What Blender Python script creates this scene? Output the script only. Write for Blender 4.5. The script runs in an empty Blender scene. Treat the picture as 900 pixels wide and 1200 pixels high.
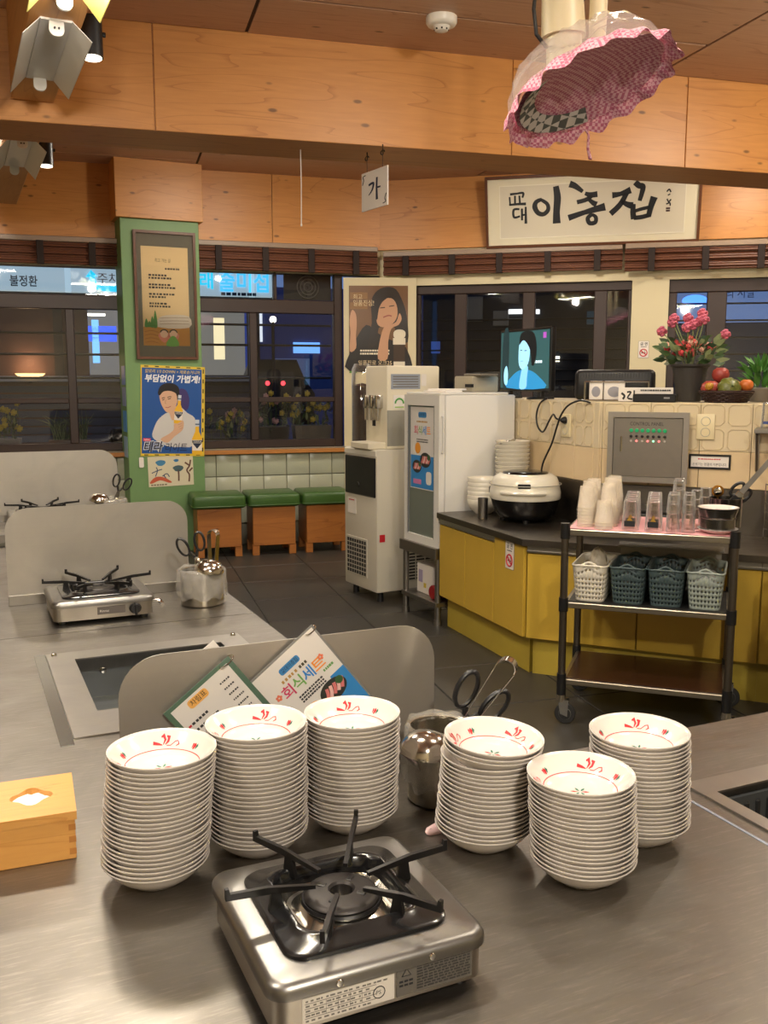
import bpy, bmesh, math, random
from mathutils import Matrix, Vector
random.seed(7)
sc = bpy.context.scene
COL = sc.collection
# ------------------------------------------------------------------ camera, world, lights
cam_d = bpy.data.cameras.new('camera'); cam = bpy.data.objects.new('camera', cam_d); COL.objects.link(cam)
cam_d.sensor_fit = 'VERTICAL'; cam_d.sensor_height = 36; cam_d.lens = 33.0; cam_d.clip_start = .02
cam.location = (0, 0, 1.5); cam.rotation_euler = (math.radians(82), 0, 0)
sc.camera = cam
sc.view_settings.view_transform = 'Standard'; sc.view_settings.look = 'None'
sc.view_settings.gamma = 1; sc.view_settings.use_curve_mapping = False
sc.view_settings.exposure = 0.42
try:
    sc.cycles.transparent_max_bounces = 40
except AttributeError: pass
wd = bpy.data.worlds.new('dusk'); sc.world = wd; wd.use_nodes = True
wd.node_tree.nodes['Background'].inputs[0].default_value = (.10, .17, .36, 1)
wd.node_tree.nodes['Background'].inputs[1].default_value = .9

def area(name, loc, energy, size, col=(1, .80, .58), rot=(0, 0, 0), sy=None, spread=None):
    l = bpy.data.lights.new(name, 'AREA'); l.energy = energy; l.color = col
    l.size = size
    if sy: l.shape = 'RECTANGLE'; l.size_y = sy
    if spread: l.spread = spread
    o = bpy.data.objects.new(name, l); COL.objects.link(o); o.location = loc; o.rotation_euler = rot
    return o
def spot(name, loc, to, energy, col=(1, .78, .52), ang=70, blend=.6, rad=.04):
    l = bpy.data.lights.new(name, 'SPOT'); l.energy = energy; l.color = col
    l.spot_size = math.radians(ang); l.spot_blend = blend; l.shadow_soft_size = rad
    o = bpy.data.objects.new(name, l); COL.objects.link(o); o.location = loc
    o.rotation_euler = (Vector(to) - Vector(loc)).to_track_quat('-Z', 'Y').to_euler()
    return o
# the fluorescent fittings, most of them unseen and added for fill (housings are built with the lamps further down)
WARM = (1, .905, .79)
def bulb(loc, energy, col=WARM, r=.09):  # point fill added below each tube to brighten beam and ceiling
    l = bpy.data.lights.new('lamp_fill', 'POINT'); l.energy = energy; l.color = col; l.shadow_soft_size = r
    o = bpy.data.objects.new('lamp_fill', l); COL.objects.link(o); o.location = loc
T0 = math.radians(24.5)
def at_uv(u, v, z): return (u*math.cos(T0) - v*math.sin(T0), u*math.sin(T0) + v*math.cos(T0), z)
# (position, downlight power, all-round power): tubes under the joist, then unseen ceiling lamps, most added to brighten tables and back walls
LAMPS = [(at_uv(.445, 3.36, 2.81), 18, 18), (at_uv(.445, 1.75, 2.81), 13, 16), (at_uv(2.15, 1.3, 3.2), 10, 14), (at_uv(2.2, 3.0, 3.2), 12, 20), (at_uv(.445, -1.2, 2.81), 38, 105), (at_uv(-1.3, 1.2, 3.2), 22, 40),
         ((2.75, 4.75, 3.2), 12, 30), ((1.1, 7.2, 3.22), 17, 13), ((-.9, 7.0, 3.22), 17, 15), ((-2.7, 6.2, 3.22), 14, 13), ((2.9, 7.35, 3.22), 9, 9)]
for p, e1, e2 in LAMPS:
    area('lamp_light', p, e1, .62, WARM, (0, 0, T0), .16); bulb((p[0], p[1], p[2]-.06), e2, WARM, .05)

# ------------------------------------------------------------------ measuring helpers (metres; camera at the origin, 1.5 m up)
TH = math.radians(24.5)
def UV(u, v): return (u*math.cos(TH) - v*math.sin(TH), u*math.sin(TH) + v*math.cos(TH))
CORNER = Vector((-.04, 8.92, 0))
aL = math.radians(73.1); aR = math.radians(104)
DL = Vector((-math.sin(aL), -math.cos(aL), 0)); NL = Vector((math.cos(aL), -math.sin(aL), 0))   # window wall, running left from the corner
DR = Vector((math.sin(aR), math.cos(aR), 0)); NR = Vector((math.cos(aR), -math.sin(aR), 0))     # wall to the right of the corner
def frame(o, xdir, z=(0, 0, 1)):
    """matrix with local x along xdir, local y up, local z out of the face (x cross y)"""
    x = Vector(xdir).normalized(); y = Vector(z).normalized(); n = x.cross(y)
    M = Matrix.Identity(4)
    for i in range(3): M[i][0] = x[i]; M[i][1] = y[i]; M[i][2] = n[i]; M[i][3] = o[i]
    return M
# local x = to the right seen from the room, local y = up, local z = into the room
ML = frame(CORNER, -DL); MR = frame(CORNER, DR)

# ------------------------------------------------------------------ materials
def lin(c):
    return tuple(((v/255)/12.92 if v/255 <= .04045 else ((v/255+.055)/1.055)**2.4) for v in c) + (1,)
MATS = {}
def new_mat(name):
    m = bpy.data.materials.new(name); m.use_nodes = True; MATS[name] = m
    return m, m.node_tree.nodes, m.node_tree.links, m.node_tree.nodes['Principled BSDF']
def mat(name, c, rough=.5, metal=0., emit=0., spec=None, coat=0., bump=0., bscale=60, var=0., trans=0., alpha=1., ior=None):
    if name in MATS: return MATS[name]
    m, N, L, b = new_mat(name)
    b.inputs['Base Color'].default_value = lin(c); b.inputs['Roughness'].default_value = rough; b.inputs['Metallic'].default_value = metal
    if spec is not None: b.inputs['Specular IOR Level'].default_value = spec
    if coat: b.inputs['Coat Weight'].default_value = coat; b.inputs['Coat Roughness'].default_value = .08
    if emit: b.inputs['Emission Color'].default_value = lin(c); b.inputs['Emission Strength'].default_value = emit
    if trans: b.inputs['Transmission Weight'].default_value = trans
    if ior: b.inputs['IOR'].default_value = ior
    if alpha < 1: b.inputs['Alpha'].default_value = alpha
    if bump or var:
        tc = N.new('ShaderNodeTexCoord'); n = N.new('ShaderNodeTexNoise'); n.inputs['Scale'].default_value = bscale; n.inputs['Detail'].default_value = 5
        L.new(tc.outputs['Object'], n.inputs['Vector'])
        if bump:
            bp = N.new('ShaderNodeBump'); bp.inputs['Strength'].default_value = bump; bp.inputs['Distance'].default_value = .004
            L.new(n.outputs['Fac'], bp.inputs['Height']); L.new(bp.outputs['Normal'], b.inputs['Normal'])
        if var:
            n2 = N.new('ShaderNodeTexNoise'); n2.inputs['Scale'].default_value = bscale*.12; n2.inputs['Detail'].default_value = 4
            L.new(tc.outputs['Object'], n2.inputs['Vector'])
            mx = N.new('ShaderNodeMix'); mx.data_type = 'RGBA'
            mx.inputs['A'].default_value = lin(c); mx.inputs['B'].default_value = lin([v*(1-var) for v in c])
            L.new(n2.outputs['Fac'], mx.inputs['Factor']); L.new(mx.outputs['Result'], b.inputs['Base Color'])
    return m
def wood(name, light, dark, axis=0, rough=.45, grain=9., knots=True, kscale=2.3, rot=None):
    """plywood: stretched grain along one axis, cathedral rings, dark knots"""
    if name in MATS: return MATS[name]
    m, N, L, b = new_mat(name); b.inputs['Roughness'].default_value = rough
    tc = N.new('ShaderNodeTexCoord'); mp = N.new('ShaderNodeMapping')
    s = [grain, grain, grain]; s[axis] = grain*.09; mp.inputs['Scale'].default_value = s
    oi = N.new('ShaderNodeObjectInfo'); ad = N.new('ShaderNodeVectorMath'); ad.operation = 'ADD'
    sc_ = N.new('ShaderNodeMath'); sc_.operation = 'MULTIPLY'; sc_.inputs[1].default_value = 17.
    L.new(oi.outputs['Random'], sc_.inputs[0]); L.new(tc.outputs['Object'], ad.inputs[0]); L.new(sc_.outputs[0], ad.inputs[1])
    L.new(ad.outputs[0], mp.inputs['Vector'])
    n = N.new('ShaderNodeTexNoise'); n.inputs['Scale'].default_value = .55; n.inputs['Detail'].default_value = 2; n.inputs['Distortion'].default_value = .6
    L.new(mp.outputs[0], n.inputs['Vector'])
    mu = N.new('ShaderNodeMath'); mu.operation = 'MULTIPLY'; mu.inputs[1].default_value = 9; L.new(n.outputs['Fac'], mu.inputs[0])
    fr = N.new('ShaderNodeMath'); fr.operation = 'FRACT'; L.new(mu.outputs[0], fr.inputs[0])
    f = N.new('ShaderNodeTexNoise'); f.inputs['Scale'].default_value = 6; f.inputs['Detail'].default_value = 6; L.new(mp.outputs[0], f.inputs['Vector'])
    r1 = N.new('ShaderNodeMapRange'); L.new(fr.outputs[0], r1.inputs[0]); r1.inputs[1].default_value = .9; r1.inputs[2].default_value = 1; r1.inputs[3].default_value = 0; r1.inputs[4].default_value = .44
    mix = N.new('ShaderNodeMath'); mix.operation = 'MULTIPLY_ADD'; L.new(f.outputs['Fac'], mix.inputs[0]); mix.inputs[1].default_value = .55; L.new(r1.outputs[0], mix.inputs[2])
    cr = N.new('ShaderNodeMix'); cr.data_type = 'RGBA'; cr.inputs['A'].default_value = lin(light); cr.inputs['B'].default_value = lin(dark)
    L.new(mix.outputs[0], cr.inputs['Factor'])
    out = cr.outputs['Result']
    if knots:
        mk = N.new('ShaderNodeMapping'); ks = [kscale*2.4]*3; ks[axis] = kscale; mk.inputs['Scale'].default_value = ks; L.new(ad.outputs[0], mk.inputs['Vector'])
        v = N.new('ShaderNodeTexVoronoi'); v.inputs['Randomness'].default_value = 1; v.inputs['Scale'].default_value = 1.6; L.new(mk.outputs[0], v.inputs['Vector'])
        rk = N.new('ShaderNodeMapRange'); rk.interpolation_type = 'SMOOTHSTEP'; L.new(v.outputs['Distance'], rk.inputs[0])
        rk.inputs[1].default_value = .05; rk.inputs[2].default_value = .12; rk.inputs[3].default_value = .75; rk.inputs[4].default_value = 0
        ck = N.new('ShaderNodeMix'); ck.data_type = 'RGBA'; L.new(rk.outputs[0], ck.inputs['Factor']); L.new(out, ck.inputs['A']); ck.inputs['B'].default_value = lin([v_*.45 for v_ in dark])
        out = ck.outputs['Result']
    L.new(out, b.inputs['Base Color'])
    bp = N.new('ShaderNodeBump'); bp.inputs['Strength'].default_value = .12; bp.inputs['Distance'].default_value = .003
    L.new(mix.outputs[0], bp.inputs['Height']); L.new(bp.outputs['Normal'], b.inputs['Normal'])
    return m
def steel(name, c=(160, 156, 150), rough=.3, axis=0, scratch=1., streak=40., metal=1., wipes=False):
    """brushed, wiped and scratched stainless steel"""
    if name in MATS: return MATS[name]
    m, N, L, b = new_mat(name); b.inputs['Metallic'].default_value = metal; b.inputs['Base Color'].default_value = lin(c)
    tc = N.new('ShaderNodeTexCoord'); mp = N.new('ShaderNodeMapping')
    s = [streak*4]*3; s[axis] = streak*.12; mp.inputs['Scale'].default_value = s; L.new(tc.outputs['Object'], mp.inputs['Vector'])
    n = N.new('ShaderNodeTexNoise'); n.inputs['Scale'].default_value = 1; n.inputs['Detail'].default_value = 4; L.new(mp.outputs[0], n.inputs['Vector'])
    n2 = N.new('ShaderNodeTexNoise'); n2.inputs['Scale'].default_value = 5; n2.inputs['Detail'].default_value = 6; n2.inputs['Distortion'].default_value = 1.2; L.new(tc.outputs['Object'], n2.inputs['Vector'])
    a = N.new('ShaderNodeMath'); a.operation = 'MULTIPLY_ADD'; L.new(n2.outputs['Fac'], a.inputs[0]); a.inputs[1].default_value = .26*scratch; a.inputs[2].default_value = rough-.11*scratch
    a2 = N.new('ShaderNodeMath'); a2.operation = 'MULTIPLY_ADD'; L.new(n.outputs['Fac'], a2.inputs[0]); a2.inputs[1].default_value = .14*scratch; L.new(a.outputs[0], a2.inputs[2])
    L.new(a2.outputs[0], b.inputs['Roughness'])
    bp = N.new('ShaderNodeBump'); bp.inputs['Strength'].default_value = .10*scratch; bp.inputs['Distance'].default_value = .0012; L.new(n.outputs['Fac'], bp.inputs['Height']); L.new(bp.outputs['Normal'], b.inputs['Normal'])
    mx = N.new('ShaderNodeMix'); mx.data_type = 'RGBA'; L.new(n2.outputs['Fac'], mx.inputs['Factor']); mx.inputs['A'].default_value = lin(c); mx.inputs['B'].default_value = lin([v*.86 for v in c]); col = mx.outputs['Result']
    if wipes:      # crossing wiping scratches
        for k, ang in enumerate((.55, -.35, 1.3)):
            m2 = N.new('ShaderNodeMapping'); m2.inputs['Rotation'].default_value = (0, 0, ang); m2.inputs['Scale'].default_value = (16, 170, 1); L.new(tc.outputs['Object'], m2.inputs['Vector'])
            n3 = N.new('ShaderNodeTexNoise'); n3.inputs['Scale'].default_value = 1; n3.inputs['Detail'].default_value = 5; n3.inputs['Roughness'].default_value = .7; L.new(m2.outputs[0], n3.inputs['Vector'])
            r3 = N.new('ShaderNodeMapRange'); L.new(n3.outputs['Fac'], r3.inputs[0]); r3.inputs[1].default_value = .56; r3.inputs[2].default_value = .78; r3.inputs[3].default_value = 0; r3.inputs[4].default_value = .34
            x3 = N.new('ShaderNodeMix'); x3.data_type = 'RGBA'; L.new(r3.outputs[0], x3.inputs['Factor']); L.new(col, x3.inputs['A']); x3.inputs['B'].default_value = lin([min(255, v*1.32) for v in c]); col = x3.outputs['Result']
    L.new(col, b.inputs['Base Color'])
    return m
def glass(name, c=(255, 255, 255), rough=.02, refl=1., see=.92, rim_white=0.):
    """thin glass or clear plastic: lets light straight through, mirrors by Fresnel"""
    if name in MATS: return MATS[name]
    m, N, L, b = new_mat(name); N.remove(b)
    out = N['Material Output']; t = N.new('ShaderNodeBsdfTransparent'); t.inputs[0].default_value = lin([v*see for v in c])
    g = N.new('ShaderNodeBsdfGlossy'); g.inputs['Roughness'].default_value = rough; g.inputs[0].default_value = (1, 1, 1, 1)
    fz = N.new('ShaderNodeFresnel'); fz.inputs['IOR'].default_value = 1.5
    ml = N.new('ShaderNodeMath'); ml.operation = 'MULTIPLY'; ml.use_clamp = True; ml.inputs[1].default_value = refl; L.new(fz.outputs[0], ml.inputs[0])
    mx = N.new('ShaderNodeMixShader'); L.new(ml.outputs[0], mx.inputs[0]); L.new(t.outputs[0], mx.inputs[1]); L.new(g.outputs[0], mx.inputs[2]); res = mx
    if rim_white:  # white mixed in at grazing edges stands in for rim highlights
        df = N.new('ShaderNodeBsdfDiffuse'); df.inputs[0].default_value = (.8, .8, .78, 1); m2 = N.new('ShaderNodeMixShader'); lw = N.new('ShaderNodeLayerWeight'); lw.inputs[0].default_value = .35
        q = N.new('ShaderNodeMath'); q.operation = 'MULTIPLY'; q.inputs[1].default_value = rim_white; L.new(lw.outputs['Facing'], q.inputs[0]); L.new(q.outputs[0], m2.inputs[0]); L.new(mx.outputs[0], m2.inputs[1]); L.new(df.outputs[0], m2.inputs[2]); res = m2
    L.new(res.outputs[0], out.inputs[0])
    return m
def film(name, c=(235, 232, 226), see=.6, rough=.15, scale=38.):
    """wrinkled clear plastic bag"""
    if name in MATS: return MATS[name]
    m, N, L, b = new_mat(name)
    b.inputs['Base Color'].default_value = lin(c); b.inputs['Roughness'].default_value = rough
    t = N.new('ShaderNodeBsdfTransparent'); mx = N.new('ShaderNodeMixShader'); out = N['Material Output']
    tc = N.new('ShaderNodeTexCoord'); n = N.new('ShaderNodeTexNoise'); n.inputs['Scale'].default_value = scale; n.inputs['Detail'].default_value = 3; n.inputs['Distortion'].default_value = 2
    L.new(tc.outputs['Object'], n.inputs['Vector']); r = N.new('ShaderNodeMapRange'); L.new(n.outputs['Fac'], r.inputs[0]); r.inputs[1].default_value = .9; r.inputs[2].default_value = .7; r.inputs[3].default_value = 1-see-.15; r.inputs[4].default_value = 1-see+.25
    bp = N.new('ShaderNodeBump'); bp.inputs['Strength'].default_value = .7; bp.inputs['Distance'].default_value = .006; L.new(n.outputs['Fac'], bp.inputs['Height']); L.new(bp.outputs['Normal'], b.inputs['Normal'])
    L.new(r.outputs[0], mx.inputs[0]); L.new(t.outputs[0], mx.inputs[1]); L.new(b.outputs[0], mx.inputs[2]); L.new(mx.outputs[0], out.inputs[0])
    return m

# ------------------------------------------------------------------ mesh builder
class MB:
    def __init__(s): s.v = []; s.f = []; s.m = []; s.k = 0
    def add(s, vs, fs, T=None):
        b = len(s.v)
        s.v += [tuple(T @ Vector(p)) for p in vs] if T else [tuple(p) for p in vs]
        for f in fs: s.f.append([i+b for i in f]); s.m.append(s.k)
        return s
    def bm(s, bm, T=None):
        bm.verts.index_update(); s.add([v.co for v in bm.verts], [[v.index for v in f.verts] for f in bm.faces], T); bm.free(); return s
    def box(s, x0, x1, y0, y1, z0, z1, bev=0., seg=2, T=None):
        bm = bmesh.new(); bmesh.ops.create_cube(bm, size=1)
        for v in bm.verts: v.co = Vector(((x0+x1)/2 + v.co.x*(x1-x0), (y0+y1)/2 + v.co.y*(y1-y0), (z0+z1)/2 + v.co.z*(z1-z0)))
        if bev: bmesh.ops.bevel(bm, geom=bm.edges[:], offset=bev, segments=seg, affect='EDGES', profile=.5)
        return s.bm(bm, T)
    def cyl(s, p0, p1, r0, r1=None, n=16, cap=True, T=None):
        r1 = r0 if r1 is None else r1
        p0 = Vector(p0); p1 = Vector(p1); d = (p1-p0).normalized(); a = d.orthogonal().normalized(); c = d.cross(a)
        vs = []; 
        for p, r in ((p0, r0), (p1, r1)):
            for i in range(n): t = 2*math.pi*i/n; vs.append(p + a*math.cos(t)*r + c*math.sin(t)*r)
        fs = [[i, (i+1) % n, n+(i+1) % n, n+i] for i in range(n)]
        if cap: fs += [list(range(n))[::-1], list(range(n, 2*n))]
        return s.add(vs, fs, T)
    def tube(s, pts, r, n=8, closed=False, T=None, flat=None):
        """sweep along a polyline; r a number or list; flat=(ra, rb) scales the section"""
        P = [Vector(p) for p in pts]; k = len(P); R = r if isinstance(r, (list, tuple)) else [r]*k
        tg = []
        for i in range(k):
            a = P[(i-1) % k] if closed or i else P[i]; b = P[(i+1) % k] if closed or i < k-1 else P[i]
            tg.append((b-a).normalized())
        x = tg[0].orthogonal().normalized(); vs = []
        fa, fb = flat or (1, 1)
        for i in range(k):
            x = (x - tg[i]*x.dot(tg[i])).normalized(); y = tg[i].cross(x)
            for j in range(n): t = 2*math.pi*j/n; vs.append(P[i] + x*math.cos(t)*R[i]*fa + y*math.sin(t)*R[i]*fb)
        fs = []
        for i in range(k if closed else k-1):
            i2 = (i+1) % k
            for j in range(n): fs.append([i*n+j, i*n+(j+1) % n, i2*n+(j+1) % n, i2*n+j])
        if not closed: fs += [list(range(n))[::-1], list(range((k-1)*n, k*n))]
        return s.add(vs, fs, T)
    def lathe(s, prof, n=32, T=None, sx=1, sy=1):
        vs = []; fs = []; ring = []
        for (r, z) in prof:
            if r < 1e-6: ring.append([len(vs)]); vs.append((0, 0, z))
            else:
                ring.append(list(range(len(vs), len(vs)+n)))
                for i in range(n): t = 2*math.pi*i/n; vs.append((r*math.cos(t)*sx, r*math.sin(t)*sy, z))
        for a, b in zip(ring, ring[1:]):
            for i in range(n):
                q = [a[i % len(a)], a[(i+1) % n % len(a)], b[(i+1) % n % len(b)], b[i % len(b)]]
                q2 = []
                for w in q:
                    if w not in q2: q2.append(w)
                if len(q2) > 2: fs.append(q2)
        return s.add(vs, fs, T)
    def prism(s, poly, z0, z1, T=None):
        n = len(poly)
        vs = [(x, y, z0) for x, y in poly] + [(x, y, z1) for x, y in poly]
        fs = [list(range(n))[::-1], list(range(n, 2*n))] + [[i, (i+1) % n, n+(i+1) % n, n+i] for i in range(n)]
        return s.add(vs, fs, T)
    def slab(s, us, vs_, keep, z0, z1, T=None):
        """plate made of grid cells (connected, so it may have holes and L shapes)"""
        idx = {}; V = []; F = []
        def vid(i, j, k):
            if (i, j, k) not in idx: idx[(i, j, k)] = len(V); V.append((us[i], vs_[j], (z0, z1)[k]))
            return idx[(i, j, k)]
        K = {(i, j) for i in range(len(us)-1) for j in range(len(vs_)-1) if keep(i, j)}
        for i, j in K:
            F.append([vid(i, j, 1), vid(i+1, j, 1), vid(i+1, j+1, 1), vid(i, j+1, 1)])
            F.append([vid(i, j, 0), vid(i, j+1, 0), vid(i+1, j+1, 0), vid(i+1, j, 0)])
            for di, dj, a, b in ((-1, 0, (0, 1), (0, 0)), (1, 0, (1, 0), (1, 1)), (0, -1, (0, 0), (1, 0)), (0, 1, (1, 1), (0, 1))):
                if (i+di, j+dj) not in K:
                    F.append([vid(i+a[0], j+a[1], 0), vid(i+b[0], j+b[1], 0), vid(i+b[0], j+b[1], 1), vid(i+a[0], j+a[1], 1)])
        return s.add(V, F, T)
    def stroke(s, pts, w, z0=0, z1=.001, T=None, n=4):
        """a brush stroke: flat ribbon with changing width; w a number or list"""
        P = [Vector((x, y)) for x, y in pts]; W = list(w) if isinstance(w, (list, tuple)) else [w]*len(P)
        if n > 1 and len(P) > 2:      # Catmull-Rom
            Q = []; QW = []
            for i in range(len(P)-1):
                a, b, c, d = P[max(i-1, 0)], P[i], P[i+1], P[min(i+2, len(P)-1)]
                for k in range(n):
                    t = k/n
                    Q.append(.5*((2*b)+(c-a)*t+(2*a-5*b+4*c-d)*t*t+(3*b-a-3*c+d)*t**3)); QW.append(W[i]*(1-t)+W[i+1]*t)
            Q.append(P[-1]); QW.append(W[-1]); P, W = Q, QW
        lft = []; rgt = []
        for i, p in enumerate(P):
            d = (P[min(i+1, len(P)-1)] - P[max(i-1, 0)]).normalized(); nn = Vector((-d.y, d.x))*W[i]/2
            lft.append(p+nn); rgt.append(p-nn)
        k = len(P); V = [(p.x, p.y, z) for z in (z0, z1) for p in lft+rgt]; F = []
        for i in range(k-1):
            F.append([2*k+i, 3*k+i, 3*k+i+1, 2*k+i+1]); F.append([i, i+1, k+i+1, k+i])
            F.append([i, 2*k+i, 2*k+i+1, i+1]); F.append([k+i, k+i+1, 3*k+i+1, 3*k+i])
        F.append([0, k, 3*k, 2*k]); F.append([k-1, 3*k-1, 4*k-1, 2*k-1])
        return s.add(V, F, T)
    def text(s, body, x, y, size, z0=0, z1=.0008, T=None, align='LEFT', shear=0., bold=0., fit=None, vert=False):
        cu = bpy.data.curves.new('t', 'FONT'); cu.body = '\n'.join(body) if vert else body; cu.size = size; cu.resolution_u = 2; cu.align_x = align; cu.shear = shear; cu.offset = bold
        ob = bpy.data.objects.new('t', cu); COL.objects.link(ob)
        me = bpy.data.meshes.new_from_object(ob.evaluated_get(bpy.context.evaluated_depsgraph_get()))
        k = 1
        if fit and len(me.vertices):
            xs = [v.co.x for v in me.vertices]; k = fit/(max(xs)-min(xs))
        vs = [(x+v.co.x*k, y+v.co.y, z1) for v in me.vertices]
        s.add(vs, [list(p.vertices) for p in me.polygons], T)
        bpy.data.objects.remove(ob); bpy.data.curves.remove(cu); bpy.data.meshes.remove(me)
        return s
    def mesh(s, name, mats, smooth=35):
        me = bpy.data.meshes.new(name); me.from_pydata(s.v, [], s.f); 
        for m in (mats if isinstance(mats, (list, tuple)) else [mats]): me.materials.append(m)
        if len(me.materials) > 1: me.polygons.foreach_set('material_index', s.m)
        if smooth:
            me.polygons.foreach_set('use_smooth', [True]*len(me.polygons)); me.set_sharp_from_angle(angle=math.radians(smooth))
        me.update(); return me
    def obj(s, name, mats, parent=None, smooth=35, label=None, **kw):
        bm = bmesh.new(); me = s.mesh(name, mats, 0); bm.from_mesh(me); bmesh.ops.recalc_face_normals(bm, faces=bm.faces[:]); bm.to_mesh(me); bm.free()
        if smooth:
            me.polygons.foreach_set('use_smooth', [True]*len(me.polygons)); me.set_sharp_from_angle(angle=math.radians(smooth))
        o = bpy.data.objects.new(name, me); COL.objects.link(o)
        if parent: o.parent = parent
        if label: o['label'] = label
        for k, v in kw.items(): o[k] = v
        return o
def link(name, me, parent=None, loc=None, rz=0, M=None):
    o = bpy.data.objects.new(name, me); COL.objects.link(o)
    if parent: o.parent = parent
    if M is not None: o.matrix_local = M
    elif loc is not None: o.location = loc; o.rotation_euler = (0, 0, rz)
    return o
def thing(name, label, cat, loc=(0, 0, 0), rz=0, group=None, M=None):
    o = bpy.data.objects.new(name, None); COL.objects.link(o); o.empty_display_size = .05
    if M is not None: o.matrix_world = M
    else: o.location = loc; o.rotation_euler = (0, 0, rz)
    return tag(o, label, cat, group)
def tag(o, label, cat, group=None):
    o['label'] = label; o['category'] = cat
    if group: o['group'] = group
    return o
def place(o, loc, rz=0): o.location = loc; o.rotation_euler = (0, 0, rz); return o
def structure(o): o['kind'] = 'structure'; return o
def smesh(name, mb, m, smooth=35, M=None):
    o = structure(mb.obj(name, m, None, smooth))
    if M is not None: o.matrix_world = M
    return o
def copy_tree(o, loc, rz, label=None, parent=None):
    c = o.copy(); COL.objects.link(c); c.parent = parent
    if parent is None: c.location = loc; c.rotation_euler = (0, 0, rz)
    if label: c['label'] = label
    for ch in o.children: copy_tree(ch, None, None, None, c)
    return c
R = math.radians
def Tr(x=0, y=0, z=0): return Matrix.Translation((x, y, z))
def Rot(a, ax): return Matrix.Rotation(R(a), 4, ax)
def arc(cx, cy, r, a0, a1, n=10, ry=None): return [(cx+r*math.cos(R(a0+(a1-a0)*i/n)), cy+(ry or r)*math.sin(R(a0+(a1-a0)*i/n))) for i in range(n+1)]
def smooth(pts, n=5):
    P = [Vector(p) for p in pts]; Q = []
    for i in range(len(P)-1):
        a, b, c, d = P[max(i-1, 0)], P[i], P[i+1], P[min(i+2, len(P)-1)]
        for k in range(n): t = k/n; Q.append(.5*((2*b)+(c-a)*t+(2*a-5*b+4*c-d)*t*t+(3*b-a-3*c+d)*t**3))
    return Q+[P[-1]]
def rrect(x0, x1, y0, y1, r, n=5):
    return arc(x1-r, y1-r, r, 0, 90, n)+arc(x0+r, y1-r, r, 90, 180, n)+arc(x0+r, y0+r, r, 180, 270, n)+arc(x1-r, y0+r, r, 270, 360, n)

# ------------------------------------------------------------------ shared materials
PLY = wood('plywood', (212, 150, 80), (164, 100, 46), 0, .42)
PLYC = wood('ceiling_plywood', (200, 160, 130), (156, 116, 90), 0, .5)
BROWN = mat('frame_brown', (52, 37, 32), .4)
CREAM = mat('cream_paint', (214, 203, 168), .6, bump=.05)
WALL = mat('wall_paint', (200, 186, 150), .7, bump=.05)
STEEL = steel('steel'); STEELV = steel('steel_v', axis=1); TABLE = steel('table_steel', (140, 135, 128), .30, 0, 1.3, wipes=True)
SHIELD = steel('shield_steel', (186, 181, 172), .38, 0, 1., metal=.84)
CHROME = mat('chrome', (205, 203, 198), .14, 1.)
BLACK = mat('black_plastic', (22, 22, 23), .38); IRON = mat('cast_iron', (26, 25, 25), .33, .3)
GLASS = glass('window_glass', refl=1.0, see=.96); CUP = glass('tumbler_glass', (255, 254, 252), .03, 1.5, .985, .45)
WHITE = mat('white_plastic', (228, 223, 210), .35); PAPER = mat('paper', (232, 226, 218), .55)
INK = mat('ink', (28, 30, 34), .6); RED = mat('red_ink', (196, 32, 44), .5)
DIRT = mat('grout_dark', (34, 33, 30), .8)

# ------------------------------------------------------------------ room shell
PLAN = [(-5.6, -3.4), (5.6, -3.4)] + [(q.x, q.y) for q in (CORNER+DR*5.7-NR*.2, CORNER-Vector((0, -.21, 0)), CORNER+DL*5.7-NL*.2)]
fl = smesh('floor', MB().prism(PLAN, -.08, -.006), DIRT, 0)
FT = mat('floor_tile', (64, 61, 55), .42, bump=.06, bscale=30, var=.18)
tile_me = MB().box(-.297, .297, -.297, .297, -.012, 0, .003, 1).mesh('floor_tile', FT)
for i in range(-3, 10):
    for j in range(0, 18):
        x, y = i*.6*math.cos(TH*.66) - (j*.6)*math.sin(TH*.66)*1.0, i*.6*math.sin(TH*.66) + j*.6*math.cos(TH*.66)
        if -3.4 < x < 3.6 and 1.2 < y < 8.9: link('floor_tile', tile_me, fl, (x, y, 0), TH*.66)
MBEAM = frame((-1.905, 4.881, 0), (.962, .273, 0))
ce = smesh('ceiling', MB().prism(PLAN, 3.31, 3.4), mat('ceiling_void', (70, 50, 38), .8), 0)
for ix, (xa, xb) in enumerate(((-3.6, -1.22), (-1.2, 1.22), (1.24, 3.66), (3.68, 6.1))):
    for iz in range(-4, 7):
        za = iz*1.0 + (.5 if ix % 2 else 0)
        p = MB().box(-(xb-xa)/2, (xb-xa)/2, -.49, .49, -.012, 0).obj('ceiling_panel', PLYC, ce, 0)
        c = MBEAM @ Vector(((xa+xb)/2, 0, za)); p.location = (c.x, c.y, 3.312); p.rotation_euler = (0, 0, math.atan2(.273, .962))
bm_ = smesh('trim_1', MB().box(-4.5, 7, 2.78, 3.31, -.42, -.012), wood('beam_wood', (196, 138, 84), (150, 96, 52), 0, .5, 7, False), 0, MBEAM)
for xa, xb in ((-4.5, -1.66), (-1.65, .747), (.753, 2.74), (2.745, 3.877), (3.883, 6.9)):
    o = MB().box(-(xb-xa)/2, (xb-xa)/2, -.265, .262, -.012, 0, .002, 1).obj('beam_panel', PLY, bm_, 0); o.location = ((xa+xb)/2, 3.045, 0)
# joists that carry the lamps, across the big beam
JW = wood('joist_wood', (206, 150, 88), (166, 110, 58), 1, .5, 8, False)
for k, (u0, v0, v1) in enumerate(((.345, -2.2, 5.19), (.345, 5.78, 8.2))):
    o = smesh('trim_%d' % (2+k), MB().box(0, .2, 0, v1-v0, 2.875, 3.30, .003, 1), JW, 0); place(o, (*UV(u0, v0), 0), TH)

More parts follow.
